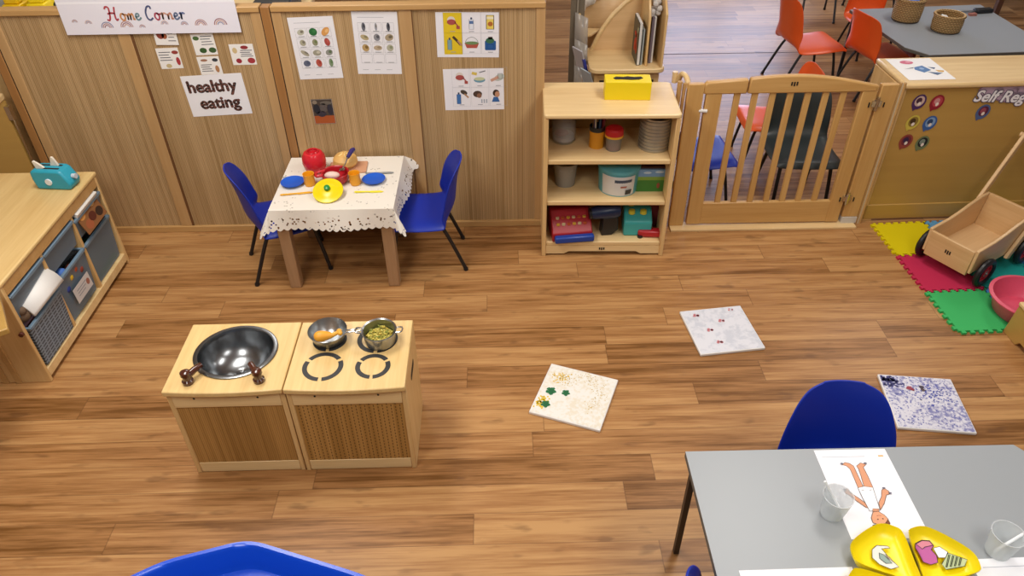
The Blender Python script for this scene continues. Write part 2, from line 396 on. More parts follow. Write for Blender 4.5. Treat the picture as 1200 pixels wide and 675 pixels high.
# brush script lettering drawn stroke by stroke (x-height 1)
GL = {'H': ([[(-.25, 1.75), (-.05, 2.1), (.25, 2.1), (.42, 1.9), (.38, 1.2), (.2, .3), (-.05, -.02), (-.3, .15)], [(1.35, 2.1), (1.15, 1.2), (1.1, .3), (1.25, 0), (1.5, .25)], [(.0, 1.0), (.6, 1.15), (1.2, 1.05)]], 1.6),
      'o': ([[(.55, 1.), (.2, .95), (.05, .45), (.3, 0), (.65, .1), (.75, .6), (.5, 1.), (.8, .85), (1.05, .9)]], 1.05),
      'm': ([[(.0, .9), (.12, .5), (.1, 0), (.2, .7), (.45, 1.), (.55, .6), (.5, 0), (.62, .7), (.9, 1.), (1.0, .6), (.98, .1), (1.25, .2)]], 1.3),
      'n': ([[(.0, .9), (.12, .5), (.1, 0), (.22, .7), (.55, 1.), (.68, .6), (.65, .1), (.95, .2)]], 1.0),
      'e': ([[(.05, .45), (.55, .6), (.55, .95), (.25, .95), (.08, .5), (.25, .03), (.6, .08), (.9, .4)]], .95),
      'C': ([[(1.05, 1.7), (.95, 2.1), (.5, 2.0), (.12, 1.2), (.15, .3), (.55, -.05), (1.05, .3)]], 1.15),
      'r': ([[(-.02, .8), (.2, 1.05), (.2, .5), (.2, 0), (.24, .6), (.5, 1.02), (.85, .85)]], .95)}
pen = -.185; u = .0285
for ch, c in (('H', '#b0444e'), ('o', '#c88c5c'), ('m', '#c98f62'), ('e', '#6f8a92'), (' ', ''), ('C', '#4c5478'), ('o', '#a8485a'), ('r', '#c99a86'), ('n', '#c08a74'), ('e', '#5f6c88'), ('r', '#5d6a94')):
    if ch == ' ': pen += u*.75; continue
    st, adv = GL[ch]
    for q in st: s.line([(pen+p.x*u, -.048+p.y*u) for p in catmull([(a, b_, 0) for a, b_ in q], 5)], .0075, c, 3)
    pen += adv*u*(1.18 if ch in 'HC' else 1.02)
pin('banner', 'long white banner lettered Home Corner with faded rainbows', 'banner', s, -1.602, 1.213, 0, 3.4745)

def card(items, w=.105, h=.10, text=(-.4, .4, -.1, .15)):
    s = Sheet(w, h, '#ebe8e4')
    for x, y, rx, ry, c in items: s.ell(x*w, y*h, rx*w, ry*h, c, 1)
    x0, x1, y0, y1 = text
    for i in range(4):
        yy = (y0+(y1-y0)*i/3)*h; s.rect((x0+.03*(i % 2))*w, (x1-.05*(i % 3))*w, yy-.0018, yy+.0018, '#5d5f66', 1)
    return s
pin('food_card', 'small white food card half hidden under the banner', 'card', card([(-.22, -.02, .17, .2, '#8a4438'), (-.05, -.08, .12, .14, '#a05a3c')], text=(.08, .42, -.3, .2)), -1.559, 1.094, -.02, 3.482)
pin('food_card', 'small white food card at the left with red sauce bottle picture', 'card', card([(.32, .28, .15, .09, '#94403a'), (.36, -.15, .09, .2, '#a83a40'), (-.12, -.36, .13, .1, '#c4b184')], text=(-.44, .12, -.08, .3)), -1.573, .978, .03)
pin('food_card', 'small white food card with green vegetable pictures', 'card', card([(-.3, .3, .14, .1, '#4d6a3a'), (-.12, -.28, .16, .13, '#3c5a30'), (.3, -.28, .17, .13, '#415c36')], text=(-.12, .42, .0, .38)), -1.392, 1.042, .03)
pin('food_card', 'small white food card just above the healthy eating sign', 'card', card([(-.2, .3, .16, .07, '#a0745c'), (.3, .3, .13, .1, '#3c4046'), (.3, -.2, .09, .2, '#b08058')], .105, .088, text=(-.42, .1, -.3, .05)), -1.392, .940, .03)
pin('food_card', 'small white food card at the right with red meat pictures', 'card', card([(.12, .34, .16, .09, '#8e3438'), (-.3, .2, .1, .14, '#cdb687'), (-.22, -.3, .12, .12, '#98303c'), (.3, -.3, .16, .14, '#a23a40')], .113, .10, text=(-.1, .42, -.08, .2)), -1.223, .991, .01)

s = Sheet(.297, .21, '#ecebef')
for body, x, y in (('healthy', -.132, .02), ('eating', -.095, -.065)):
    for q, (dx, dy) in enumerate(((0, 0), (.0028, 0), (-.0028, 0), (0, .0024), (0, -.0024))): s.text(body, x+dx, y+dy, .083, '#2a1c18', 1+q*.3, .0008)
mixm, mnt, mp_ = new_mat('chocolate_lettering'); g = NT(mnt)
f = g.m('GREATER_THAN', g.noise(g.obj(), 150., 1), .52)
mnt.links.new(g.mix(f, lin('#1d1412'), lin('#7a4a40')), mp_.inputs['Base Color']); mp_.inputs['Roughness'].default_value = .6
s.mats[1] = mixm
pin('lettered_sign', 'laminated white sheet lettered healthy eating in dark brown', 'sign', s, -1.397, .790, .045)

def veg_grid(cols, rows, w, h, cells, empt=0):
    s = Sheet(w, h, '#e9e8ec'); x0, x1, y0, y1 = -w*.40, w*.42, -h*.33, h*.34
    s.rect(-w*.38, w*.2, h*.41, h*.416, '#a8aab4', 1)
    for r in range(rows):
        for c in range(cols):
            a = x0+(x1-x0)*c/cols; b_ = x0+(x1-x0)*(c+1)/cols; t_ = y1-(y1-y0)*r/rows; bt = y1-(y1-y0)*(r+1)/rows
            s.frame(a+.003, b_-.003, bt+.004, t_-.003, .0011, '#8b8c92', 1)
            k = r*cols+c
            cx, cy = (a+b_)/2, (t_+bt)/2+.003
            if k < len(cells) and cells[k]:
                col, rx, ry, rot = cells[k][:4]; s.ell(cx, cy, rx, ry, col, 2, rot)
                s.ell(cx+rx*.3, cy+ry*.2, rx*.45, ry*.45, cells[k][4] if len(cells[k]) > 4 else '#7b7566', 3, rot)
            s.rect(cx-.014, cx+.014, bt+.0065, bt+.0085, '#77787e', 2)
    for i in range(3): s.rect(-w*.38+i*w*.27, -w*.25+i*w*.27, -h*.43, -h*.425, '#8a8c94', 1)
    return s
pin('picture_sheet', 'white sheet of twelve vegetable pictures with a green pepper', 'poster', veg_grid(3, 4, .21, .297, [
    ('#b9b8a6', .017, .013, .3), ('#2e6b3a', .019, .018, 0, '#3d7d46'), ('#d59a56', .024, .015, .8, '#e6b97c'), ('#a9a58e', .014, .015, .5), ('#8f8e72', .013, .016, 0, '#6b7a4a'), ('#a84a44', .013, .019, .2, '#bb5a50'),
    ('#a7a08c', .022, .010, -.6), ('#9a9684', .020, .014, 0, '#c8c2b0'), ('#8f9088', .017, .014, .4, '#5f7050'), ('#60657a', .017, .015, .1, '#50566c'), ('#b4584a', .014, .019, .2, '#a03e36'), ('#7d9070', .010, .020, 0, '#5d7a50')]), -.874, 1.014, .025)
pin('picture_sheet', 'white sheet of grey food pictures with an empty bottom row', 'poster', veg_grid(3, 4, .21, .297, [
    ('#6a6c74', .009, .02, 0, '#3c3e46'), ('#9a9ca4', .006, .018, 0), ('#55575f', .008, .02, 0, '#2f3138'), ('#b5a680', .020, .012, -.4, '#8b8460'), ('#8a8a90', .015, .017, .2, '#55565c'), ('#a8987c', .02, .016, .3, '#6f6450'),
    ('#b79a68', .016, .018, .5, '#7c6238'), ('#b8a58a', .02, .012, 0, '#98866a'), ('#b0ae98', .016, .016, .4, '#8a9072')]), -.583, 1.033, -.02)
def pictos(hl):
    s = Sheet(.293, .212, '#e9e8ee'); w = .085; h = .098
    xs = (-.112, -.024, .064) if hl else (-.105, -.014, .077); y0 = -.088 if hl else -.086
    if hl: s.rect(xs[0], xs[0]+.086, -.092, .104, '#dfc22a', 1)
    for i in range(3):
        for j in range(2): s.frame(xs[i], xs[i]+w, y0+j*h, y0+(j+1)*h, .001, '#b5b5bf', 1)
    def soap(cx, cy, c='#b25a50'):
        s.ell(cx-.005, cy+.012, .018, .016, '#d8cfc8', 2); s.poly(ell(cx-.004, cy+.002, .021, .013), c, 3); s.line([(cx+.012, cy), (cx+.026, cy-.017)], .006, c, 3); s.rect(cx+.018, cx+.034, cy-.030, cy-.016, c, 3)
    def bottle(cx, cy, c, h=.034):
        s.poly(rrect(cx-.010, cx+.010, cy-h*.6, cy+h*.4, .004), c, 2); s.rect(cx-.004, cx+.004, cy+h*.4, cy+h*.6, '#3c4a66', 2); s.frame(cx-.010, cx+.010, cy-h*.6, cy+h*.4, .0012, '#30405c', 3)
    def hand(cx, cy, c):
        s.ell(cx+.008, cy+.008, .02, .011, c, 2, .5); s.line([(cx-.002, cy+.014), (cx+.018, cy-.014)], .008, '#3a322e', 3)
    T_ = y0+h*1.5; L_ = y0+h*.52; cx = [x+w/2 for x in xs]
    soap(cx[0], T_, '#a8504c')
    if hl:
        bottle(cx[1], T_-.004, '#dfe4ee', .046); s.rect(cx[1]-.009, cx[1]+.009, T_-.006, T_+.008, '#5a78a8', 3)
        s.poly(rrect(cx[2]-.018, cx[2]+.016, T_-.030, T_+.034, .005), '#e6cd62', 2); s.frame(cx[2]-.018, cx[2]+.016, T_-.030, T_+.034, .003, '#2c2622', 3); s.ell(cx[2], T_-.006, .012, .011, '#b06a34', 3); s.rect(cx[2]-.017, cx[2]+.015, T_+.016, T_+.028, '#e9e2c0', 3)
        bottle(cx[0]-.016, L_-.004, '#7fa0a8', .048); s.line([(cx[0], L_+.03), (cx[0]+.016, L_+.014), (cx[0]+.036, L_-.008)], .012, '#4a3a2c', 3); s.line([(cx[0]+.022, L_+.012), (cx[0]+.04, L_-.012)], .008, '#b98a64', 4)
        s.arc(cx[1], L_-.002, .03, .0022, '#8a8f88'); s.poly([(cx[1]-.034, L_), (cx[1]+.034, L_), (cx[1]+.024, L_-.024), (cx[1]-.024, L_-.024)], '#b0564a', 2); s.ell(cx[1], L_, .032, .008, '#6f8a5c', 3)
        s.poly(rrect(cx[2]-.026, cx[2]+.026, L_-.034, L_+.012, .006), '#2c5a98', 2); s.ell(cx[2]-.002, L_+.012, .02, .014, '#3c6a50', 3); s.rect(cx[2]-.01, cx[2]+.01, L_+.018, L_+.03, '#4a3c34', 3); s.frame(cx[2]-.014, cx[2]+.014, L_-.026, L_-.006, .002, '#1c3c6c', 3)
    else:
        s.ell(cx[1], T_-.012, .028, .013, '#6d9ab0', 2); s.ell(cx[1], T_-.006, .026, .009, '#c4c9a0', 3); s.line([(cx[1]-.036, T_+.024), (cx[1]-.012, T_+.018)], .014, '#d6bc5c', 2); s.line([(cx[1], T_+.026), (cx[1]+.03, T_+.034)], .004, '#50525a', 2)
        s.ell(cx[2]+.006, T_, .026, .016, '#b8bfb8', 2, .4); s.line([(cx[2]-.036, T_-.016), (cx[2]+.002, T_+.002)], .014, '#c89a86', 3); s.frame(cx[2], cx[2]+.02, T_-.006, T_+.02, .002, '#5a6068', 4)
        bottle(cx[0]-.014, L_-.008, '#4674b0', .05); s.ell(cx[0]+.012, L_+.022, .018, .011, '#4a4038', 2, -.5); s.line([(cx[0]+.014, L_+.014), (cx[0]+.034, L_-.006)], .008, '#b08868', 3)
        s.ell(cx[1]-.012, L_+.012, .022, .017, '#4e3c34', 2); s.ell(cx[1]-.004, L_+.004, .012, .012, '#8a6450', 3)
        for q in range(6): s.ell(cx[1]+.008+.012*(q % 3), L_-.02-.01*(q//3), .0035, .005, '#9aa4b4', 2)
        s.ell(cx[2]-.012, L_+.016, .016, .018, '#3a2a22', 2); s.ell(cx[2]-.006, L_+.010, .012, .015, '#c08e70', 3); s.poly([(cx[2]-.034, L_-.03), (cx[2]+.006, L_-.03), (cx[2]-.004, L_-.004), (cx[2]-.024, L_-.004)], '#3c66a0', 2)
    for i in range(3):
        for j in range(2): s.rect(cx[i]-.012, cx[i]+.012, y0+j*h+.006, y0+j*h+.009, '#9b9ba4', 2)
    return s
pin('picture_sheet', 'white landscape picture sheet with a yellow highlighted column', 'poster', pictos(True), -.155, 1.066, -.02)
pin('picture_sheet', 'white landscape hand washing sheet below the yellow one', 'poster', pictos(False), -.136, .797, .0)
s = Sheet(.105, .132, '#4b4038')
s.rect(-.051, .051, -.064, -.022, '#a8562c', 1)
for x, y, rx, ry, c in ((-.03, .015, .016, .026, '#2a2a30'), (.005, .02, .02, .024, '#5c5450'), (.035, .01, .014, .028, '#32303a'), (-.01, -.012, .022, .016, '#3b3640'), (.02, .045, .03, .01, '#6a6258'), (-.035, .05, .012, .01, '#8a7c6a')): s.ell(x, y, rx, ry, c, 2)
s.frame(-.051, .051, -.064, .064, .002, '#b9aca2', 2)
pin('photograph', 'small dark photograph on the divider above the play table', 'photo', s, -.891, .695, .02)

# ------------------------------------------------------------------ chairs
def chair(label, loc, rz, mat, hs=.30, W=.36, D=.34, HB=.29, style='round', group=None, tilt=.055, thick=.007, topk=.80):
    t = thing('child_chair', label, 'chair', loc, rz, group)
    y1 = D/2
    prof = catmull([(-y1-.012, hs-.028, 0), (-y1, hs-.006, 0), (-y1+.03, hs+.004, 0), (-.02, hs-.008, 0), (y1-.07, hs-.008, 0), (y1-.02, hs+.006, 0), (y1+.008, hs+.045, 0), (y1+.018, hs+.11, 0), (y1+.03, hs+.19, 0), (y1+tilt, hs+HB, 0)], 4)
    n = len(prof); tb = 20/(n-1)
    nn = 3.1 if style == 'round' else 5.; q0 = .40 if style == 'round' else .66
    def hw(v):
        if v < .12: return W/2*(.86+.14*math.sqrt(max(0., v/.12)))
        if v < tb: return W/2
        q = (v-tb)/(1-tb); sq = max(0., (q-q0)/(1-q0))
        return W/2*(1-(1-topk)*q)*max(.05, (1-min(1., sq)**nn))**(1/nn)
    vlist = [tb*i/16 for i in range(16)]+[tb+(1-tb)*math.sin(PI/2*i/22) for i in range(23)]
    def fn(u, k):
        v = vlist[int(round(k*(len(vlist)-1)))]
        j = min(n-1, v*(n-1)); i0 = int(j); fr = j-i0; p = prof[i0].lerp(prof[min(n-1, i0+1)], fr)
        x = (u*2-1); w = hw(v); bk = max(0., min(1., (v-tb+.10)/.22)) if style == 'round' else max(0., min(1., (v-tb)/.25)); bk = bk*bk*(3-2*bk)
        wx = abs(x)*w/(W/2)
        wrap = wx**1.9*.075 if style == 'round' else wx**4*.05
        y = p.x-bk*wrap
        z = p.y-(1-bk)*(abs(x)**7*.026 if v > .1 else 0.)+(.006*abs(x)**2)*(1-bk)
        return (x*w, y, z)
    part(t, 'seat_shell', B(mat).grid(fn, 21, len(vlist)), sub=1, solid=thick)
    lx = W*.36; r = .0095*(hs/.3)
    for sx in (-1, 1):
        top = (sx*lx*.85, .0, hs-.022)
        part(t, 'leg', B('tube').tube(catmull([(sx*lx*.86, .02, hs-.016), (sx*lx*.92, -D*.25, hs-.02), (sx*lx, -D*.34, hs-.05), (sx*lx*1.08, -D*.46, .012)], 5), r).tube([(sx*lx*1.08, -D*.46, .014), (sx*lx*1.085, -D*.465, 0)], r*1.25))
        part(t, 'leg', B('tube').tube(catmull([(sx*lx*.86, -.02, hs-.016), (sx*lx*.92, D*.20, hs-.02), (sx*lx, D*.34, hs-.055), (sx*lx*1.1, D*.62, .012)], 5), r).tube([(sx*lx*1.1, D*.62, .014), (sx*lx*1.105, D*.627, 0)], r*1.25))
    part(t, 'seat_frame', B('tube').tube([(-lx*.86, -.04, hs-.018), (lx*.86, -.04, hs-.018)], r*.9).tube([(-lx*.86, .06, hs-.018), (lx*.86, .06, hs-.018)], r*.9))
    return t
GC = 'child chairs'
chair('blue plastic chair left of the lace covered play table', (-1.095, 3.185, 0), math.radians(90+20), M['blue'], group=GC)
chair('blue plastic chair right of the lace covered play table', (-.425, 3.20, 0), math.radians(-90+5), M['blue'], HB=.278, group=GC)
chair('blue plastic chair tucked behind the grey table at the lower right', (1.030, 1.40, 0), math.radians(-4), M['blue'], hs=.33, W=.395, HB=.300, group=GC, topk=.84)
chair('blue plastic chair whose top just shows left of the lower right table', (.640, .915, 0), math.radians(90), M['blue'], hs=.33, W=.385, HB=.29, group=GC)
chair('blue plastic chair seen through the left gate slats', (1.105, 3.80, 0), math.radians(94), M['blue'], hs=.28, W=.38, D=.36, HB=.26, group=GC)
chair('orange plastic chair farthest left beyond the gate, seat lit pink', (2.28, 5.42, 0), math.radians(97), M['orange'], hs=.30, W=.40, D=.38, HB=.35, style='square', group=GC, topk=.92)
chair('orange plastic chair facing the far grey table', (2.715, 5.20, 0), math.radians(103), M['orange'], hs=.29, W=.36, D=.35, HB=.30, style='square', group=GC, topk=.92)
chair('orange plastic chair seen low through the gate beside the dark chair', (1.645, 4.22, 0), math.radians(-92), M['orange'], hs=.28, W=.36, D=.35, HB=.30, style='square', group=GC, topk=.92)
chair('orange plastic chair on the far side of the far table', (2.96, 5.93, 0), math.radians(5), M['orange'], hs=.28, W=.34, D=.33, HB=.27, style='square', group=GC, topk=.92)
chair('dark grey plastic chair standing right behind the gate', (1.665, 3.715, 0), math.radians(-3), M['grey_chair'], hs=.32, W=.38, D=.35, HB=.265, style='square', group=GC, topk=.86)
chair('orange chair at the top edge, only its black legs in view', (2.86, 6.88, 0), math.radians(172), M['orange'], hs=.30, W=.36, D=.35, HB=.30, style='square', group=GC)
chair('orange chair at the top edge behind the far table, only leg tips in view', (3.4, 7.0, 0), math.radians(-170), M['orange'], hs=.30, W=.36, D=.35, HB=.30, style='square', group=GC)

# ------------------------------------------------------------------ lace covered play table
tx, ty, tz = -.80, 3.20, .455
t = thing('play_table', 'small square wooden table under the lace cloth', 'table', (tx, ty, 0))
part(t, 'tabletop', B('birch').box(tx-.285, tx+.285, ty-.25, ty+.25, tz-.028, tz), bev=.006, w=True)
for sx in (-1, 1):
    for sy in (-1, 1):
        cx, cy = tx+sx*.245, ty+sy*.222
        part(t, 'leg', B('leg').box(cx-.028, cx+.028, cy-.028, cy+.028, 0, tz-.028), bev=.005, w=True)
part(t, 'apron', B('birch_z').box(tx-.245, tx+.245, ty-.235, ty-.215, tz-.09, tz-.028).box(tx-.245, tx+.245, ty+.215, ty+.235, tz-.09, tz-.028), w=True)
hx_, hy_ = .289, .254; ov = .105
b = B('lace'); NU, NV = 121, 111; uvs = []; edge = []
def clothp(u, v):
    U = (u*2-1)*(hx_+ov); V = (v*2-1)*(hy_+ov)
    ex, ey = max(0., abs(U)-hx_), max(0., abs(V)-hy_)
    d = min(hx_+ov-abs(U), hy_+ov-abs(V)); uvs.append((U, V)); edge.append(d)
    per = U if (hy_+ov-abs(V)) < (hx_+ov-abs(U)) else V
    k = max(0., 1-d/.05); sc = 1-.11*k*(1-abs(math.sin(PI*per/.033)))
    ex *= sc; ey *= sc
    r = math.hypot(ex, ey); sx, sy = (1 if U > 0 else -1), (1 if V > 0 else -1)
    if r < 1e-6: return (tx+min(hx_, max(-hx_, U)), ty+min(hy_, max(-hy_, V)), tz+.0035+.0012*math.sin(U*21)*math.sin(V*17))
    dx, dy = ex/r, ey/r; cn = min(1., 2*min(dx, dy)); kf = .20+.30*cn
    rip = .012*math.sin(per*16+1.)*(r/ov)*(1-cn)
    if sx > 0 and dx > .3: kf += .30*max(0., min(1., (V/hy_+.2)))
    return (tx+sx*(min(abs(U), hx_)+dx*(r*kf+rip)), ty+sy*(min(abs(V), hy_)+dy*(r*kf+rip)), tz+.0035-r*math.sqrt(1-kf*kf)*(1. if cn < .01 else 1.02))
b.grid(clothp, NU, NV); b.keep = True
cl = part(None, 'tablecloth', b)
uvl = cl.data.uv_layers.new(name='UVMap')
for lp in cl.data.loops: uvl.data[lp.index].uv = uvs[lp.vertex_index]
at = cl.data.attributes.new('edge', 'FLOAT', 'POINT')
at.data.foreach_set('value', edge)
tag(cl, 'white lace tablecloth with scalloped hem draped over the small table', 'tablecloth')
TZ = tz+.006
def plate(x, y, lb):
    b = B(plain('#1559c8', .3)).lathe([(.002, 0), (.036, 0), (.050, .008), (.056, .011), (.057, .013), (.050, .0105), (.036, .004), (.002, .003)], n=32)
    solo('plate', lb, 'plate', b, (x, y, TZ), group='blue toy plates')
plate(-1.024, 3.185, 'blue toy plate at the left of the play table'); plate(-.632, 3.20, 'blue toy plate at the right of the play table')
def cup(x, y, lb):
    b = B(plain('#eca21c', .35)).lathe([(.002, 0), (.024, 0), (.026, .01), (.0265, .055), (.028, .06), (.026, .06), (.024, .055), (.023, .008), (.002, .006)], n=24)
    solo('cup', lb, 'cup', b, (x, y, TZ), group='orange toy cups')
cup(-.938, 3.175, 'orange toy cup beside the left blue plate'); cup(-.718, 3.175, 'orange toy cup beside the right blue plate')
b = B(plain('#d22430', .25)).lathe([(.002, 0), (.036, .001), (.052, .02), (.0585, .05), (.056, .082), (.044, .102), (.030, .107), (.024, .100), (.022, .082), (.002, .078)], n=32)
t = thing('play_pot', 'red shiny apple-shaped pot at the back of the play table', 'pot', (-.935, 3.31, TZ)); part(t, 'body', b)
part(t, 'rim', B(plain('#c01c28', .25)).tube([(.028*math.cos(2*PI*i/24), .028*math.sin(2*PI*i/24), .107) for i in range(24)], .005, 8, True))
t = thing('chopping_board', 'pink-brown chopping board under the bread roll', 'board', (-.775, 3.33, TZ), .04)
part(t, 'board', B(plain('#cf9a78', .55)).prism(rrect(-.095, .092, -.055, .055, .008), 0, .008), bev=.002)
b = B(plain('#d9ab62', .5)).lathe([(.002, 0), (.05, .002), (.062, .02), (.058, .042), (.04, .06), (.018, .066), (.002, .067)], n=28)
t = thing('bread_roll', 'golden toy bread roll at the back of the play table', 'bread', (-.79, 3.345, TZ+.008)); part(t, 'crust', b)
for a in range(5): part(t, 'score_line', B(plain('#efd18c', .6)).tube([(.055*math.cos(a*1.26)*q, .055*math.sin(a*1.26)*q, .0685-.03*q*q) for q in (.15, .4, .65, .9)], .004, 6))
t = thing('toy_fork', 'toy cutlery with a purple handle leaning on the bread roll', 'fork', (-.755, 3.27, TZ))
part(t, 'handle', B(plain('#352a6c', .35)).tube([(-.006, .012, .085), (.012, .045, .105), (.02, .06, .105)], [.009, .012, .010], 10))
part(t, 'prongs', B('chrome').tube([(-.006, .012, .085), (-.018, -.015, .062), (-.026, -.04, .056)], [.004, .003, .004]).box(-.04, -.014, -.062, -.04, .052, .056), label='chrome head')
t = thing('play_pot', 'dark red round bowl in the middle of the play table', 'bowl', (-.815, 3.205, TZ))
part(t, 'body', B(plain('#b01c26', .3)).lathe([(.002, 0), (.05, 0), (.064, .018), (.068, .048), (.066, .05), (.060, .046), (.055, .018), (.002, .012)], n=32))
part(t, 'handle', B(plain('#c32630', .3)).tube(catmull([(-.055, -.025, .045), (-.085, -.03, .045), (-.09, .0, .045), (-.055, .022, .045)], 5), .008))
solo('toy_egg', 'pale pink toy food lying in the dark red bowl', 'toy food', B(plain('#e6c9bd', .5)).ball((0, 0, 0), .038, .022, .018), (-.83, 3.195, TZ+.037))
t = thing('pot_lid', 'round yellow lid with a green knob at the front of the play table', 'lid', (-.828, 3.075, TZ))
t.rotation_euler = (math.radians(22), 0, 0)
part(t, 'disc', B(plain('#ecd40a', .3)).lathe([(.002, .0), (.066, .0), (.072, .004), (.071, .008), (.05, .011), (.045, .015), (.02, .018), (.002, .019)], n=40)).location = (0, 0, .026)
part(t, 'knob', B(plain('#1f8a3c', .3)).lathe([(.002, 0), (.010, 0), (.015, .006), (.013, .016), (.002, .02)], n=20), label='green knob').location = (0, 0, .045)
def cutlery(lb, x, y, rz, c, L, kind='toy_knife', gr=None):
    b = B(plain(c, .4)).prism([(-L/2, -.006), (0, -.005), (.01, -.009), (L/2-.01, -.008), (L/2, 0), (L/2-.02, .007), (0, .005), (-L/2, .006)], 0, .003)
    solo(kind, lb, 'cutlery', b, (x, y, TZ), (0, 0, rz), bev=.001)
cutlery('orange toy knife in front of the left blue plate', -.985, 3.09, .14, '#e9ab2a', .155)
cutlery('yellow toy knife in front of the right blue plate', -.642, 3.095, .0, '#f2e22c', .14)
cutlery('grey toy knife behind the right blue plate', -.612, 3.275, .03, '#8d8f90', .14)
cutlery('thin grey toy knife behind the left blue plate', -1.03, 3.245, .0, '#a4a6a4', .11)

# ------------------------------------------------------------------ open shelf unit
SR = math.radians(-1.7); SX, SY = .515, 3.36
t = thing('shelf_unit', 'open birch shelf unit with three shelves beside the gate', 'shelf', (SX, SY, 0), SR)
part(t, 'top', B('birch').prism(rrect(-.318, .318, -.19, .187, .02), .778, .80), bev=.006)
for sx in (-1, 1): part(t, 'side', B('birch_z').prism([(-.185, 0), (-.145, 0), (-.13, .03), (.13, .03), (.145, 0), (.185, 0), (.185, .778), (-.185, .778)], sx*.306-.011, sx*.306+.011, 'yz'), bev=.003)
part(t, 'back', B('olive').box(-.295, .295, .172, .184, .03, .778))
for z in (.56, .33, .085): part(t, 'shelf', B('birch').box(-.295, .295, -.178, .172, z-.024, z), bev=.004)
part(t, 'plinth', B('birch').prism([(-.295, .012), (-.2, .012), (-.175, .026), (.175, .026), (.2, .012), (.295, .012), (.295, .061), (-.295, .061)], -.178, -.16, 'xz'))
lg = B('dark')
for i in range(3): lg.box(-.018+i*.011, -.011+i*.011, -.1795, -.178, .036-.002*(i % 2), .05)
part(t, 'maker_mark', lg)
# what stands on the shelves
t = thing('tissue_box', 'yellow tissue box on top of the shelf unit', 'box', (.598, 3.376, .80), -.06)
b = B(plain('#e9cf0c', .45)).box(-.108, .108, -.05, .05, 0, .088)
part(t, 'carton', b, bev=.002)
part(t, 'slot', B('dark').prism([(-.07, .0), (-.055, .018), (-.02, .014), (.0, .022), (.03, .015), (.062, .02), (.072, .002), (.05, -.016), (.01, -.02), (-.03, -.014), (-.06, -.016)], .0882, .0892), label='ragged black opening')
z1, z2, z3 = .56, .33, .085
t = thing('glass_jar', 'clear jar at the left of the upper shelf', 'jar', (.305, 3.40, z1))
part(t, 'glass', B(plain('#b5b3ac', .12, alpha=.3)).lathe([(.002, 0), (.055, 0), (.06, .01), (.06, .11), (.05, .13), (.05, .155), (.047, .155), (.047, .13), (.056, .108), (.056, .012), (.002, .006)], n=28))
part(t, 'contents', B(plain('#cfc2bd', .7)).lathe([(.002, .008), (.054, .012), (.054, .032), (.002, .036)], n=24).use(plain('#9c4a56', .6)).lathe([(.002, .036), (.035, .038), (.03, .05), (.002, .054)], (-.012, 0, 0), n=18))
t = thing('pencil_pot', 'orange pot full of brushes on the upper shelf', 'pot', (.462, 3.33, z1))
part(t, 'body', B(plain('#cf8a17', .5)).lathe([(.002, 0), (.036, 0), (.037, .09), (.034, .09), (.033, .005), (.002, .004)], n=24))
part(t, 'band', B('black').lathe([(.0375, .088), (.0385, .094), (.0385, .11), (.036, .112), (.034, .11), (.034, .09)], n=24))
cols = ['#a5252c', '#2a2f5a', '#1f3557', '#32405e', '#8a6a3a', '#503a64', '#b9b2a2', '#28425a', '#6a2228']
for i, c in enumerate(cols):
    a = i*.7; d = B(plain(c, .4)).tube([(.016*math.cos(a), .016*math.sin(a), .01), (.03*math.cos(a)+.006*(i % 3), .03*math.sin(a), .165+.012*(i % 4))], .0042, 8)
    solo('paintbrush', 'thin paintbrush handle standing in the orange pot', 'brush', d, (.462, 3.33, z1), group='brushes in the orange pot')
t = thing('play_dough_tub', 'small clear tub with a red lid on the upper shelf', 'tub', (.542, 3.30, z1))
part(t, 'body', B(plain('#8f8a80', .3, alpha=.65)).lathe([(.002, 0), (.036, 0), (.04, .07), (.002, .07)], n=24).use(plain('#c84438', .6)).lathe([(.002, .002), (.03, .002), (.03, .024), (.002, .026)], n=20))
part(t, 'collar', B(plain('#e0a830', .4)).lathe([(.002, .07), (.046, .07), (.046, .08), (.002, .08)], n=28))
part(t, 'lid', B(plain('#b81a22', .35)).lathe([(.002, .08), (.045, .08), (.044, .105), (.038, .112), (.002, .114)], n=28), label='red lid')
t = thing('tin_can', 'large ribbed metal tin at the right of the upper shelf', 'tin', (.745, 3.32, z1))
pr = [(.002, 0), (.076, 0)]
for i in range(9): pr += [(.0785, .006+i*.018), (.0785, .012+i*.018), (.0725, .015+i*.018), (.0725, .021+i*.018)]
pr += [(.078, .165), (.079, .17), (.074, .17), (.073, .012), (.002, .01)]
part(t, 'ribbed_wall', B(plain('#aba598', .35, .6)).lathe(pr, n=36), ang=.5)
t = thing('small_bucket', 'dull grey bucket at the left of the middle shelf', 'bucket', (.318, 3.37, z2))
part(t, 'body', B(plain('#8f8a80', .6)).lathe([(.002, 0), (.05, 0), (.062, .125), (.065, .13), (.06, .13), (.048, .006), (.002, .004)], n=28))
part(t, 'handle', B('steel').tube(catmull([(-.062, 0, .12), (-.03, -.05, .10), (.03, -.05, .10), (.062, 0, .12)], 5), .002, 6))
t = thing('round_tub', 'round light blue tub with a white label on the middle shelf', 'tub', (.585, 3.32, z2))
part(t, 'body', B(plain('#57a3ad', .35)).lathe([(.002, 0), (.098, 0), (.104, .12), (.108, .125), (.108, .14), (.10, .145), (.002, .145)], n=40))
lb = B(plain('#cfcdc8', .5)); lb.grid(lambda u, v: ((.0995+.0057*v)*math.cos(-2.6+u*1.75), (.0995+.0057*v)*math.sin(-2.6+u*1.75), .006+v*.108), 20, 3)
lb.use(plain('#2b2c30', .5)).grid(lambda u, v: ((.1006+.0057*v)*math.cos(-1.35+u*.32), (.1006+.0057*v)*math.sin(-1.35+u*.32), .012+v*.03), 5, 3)
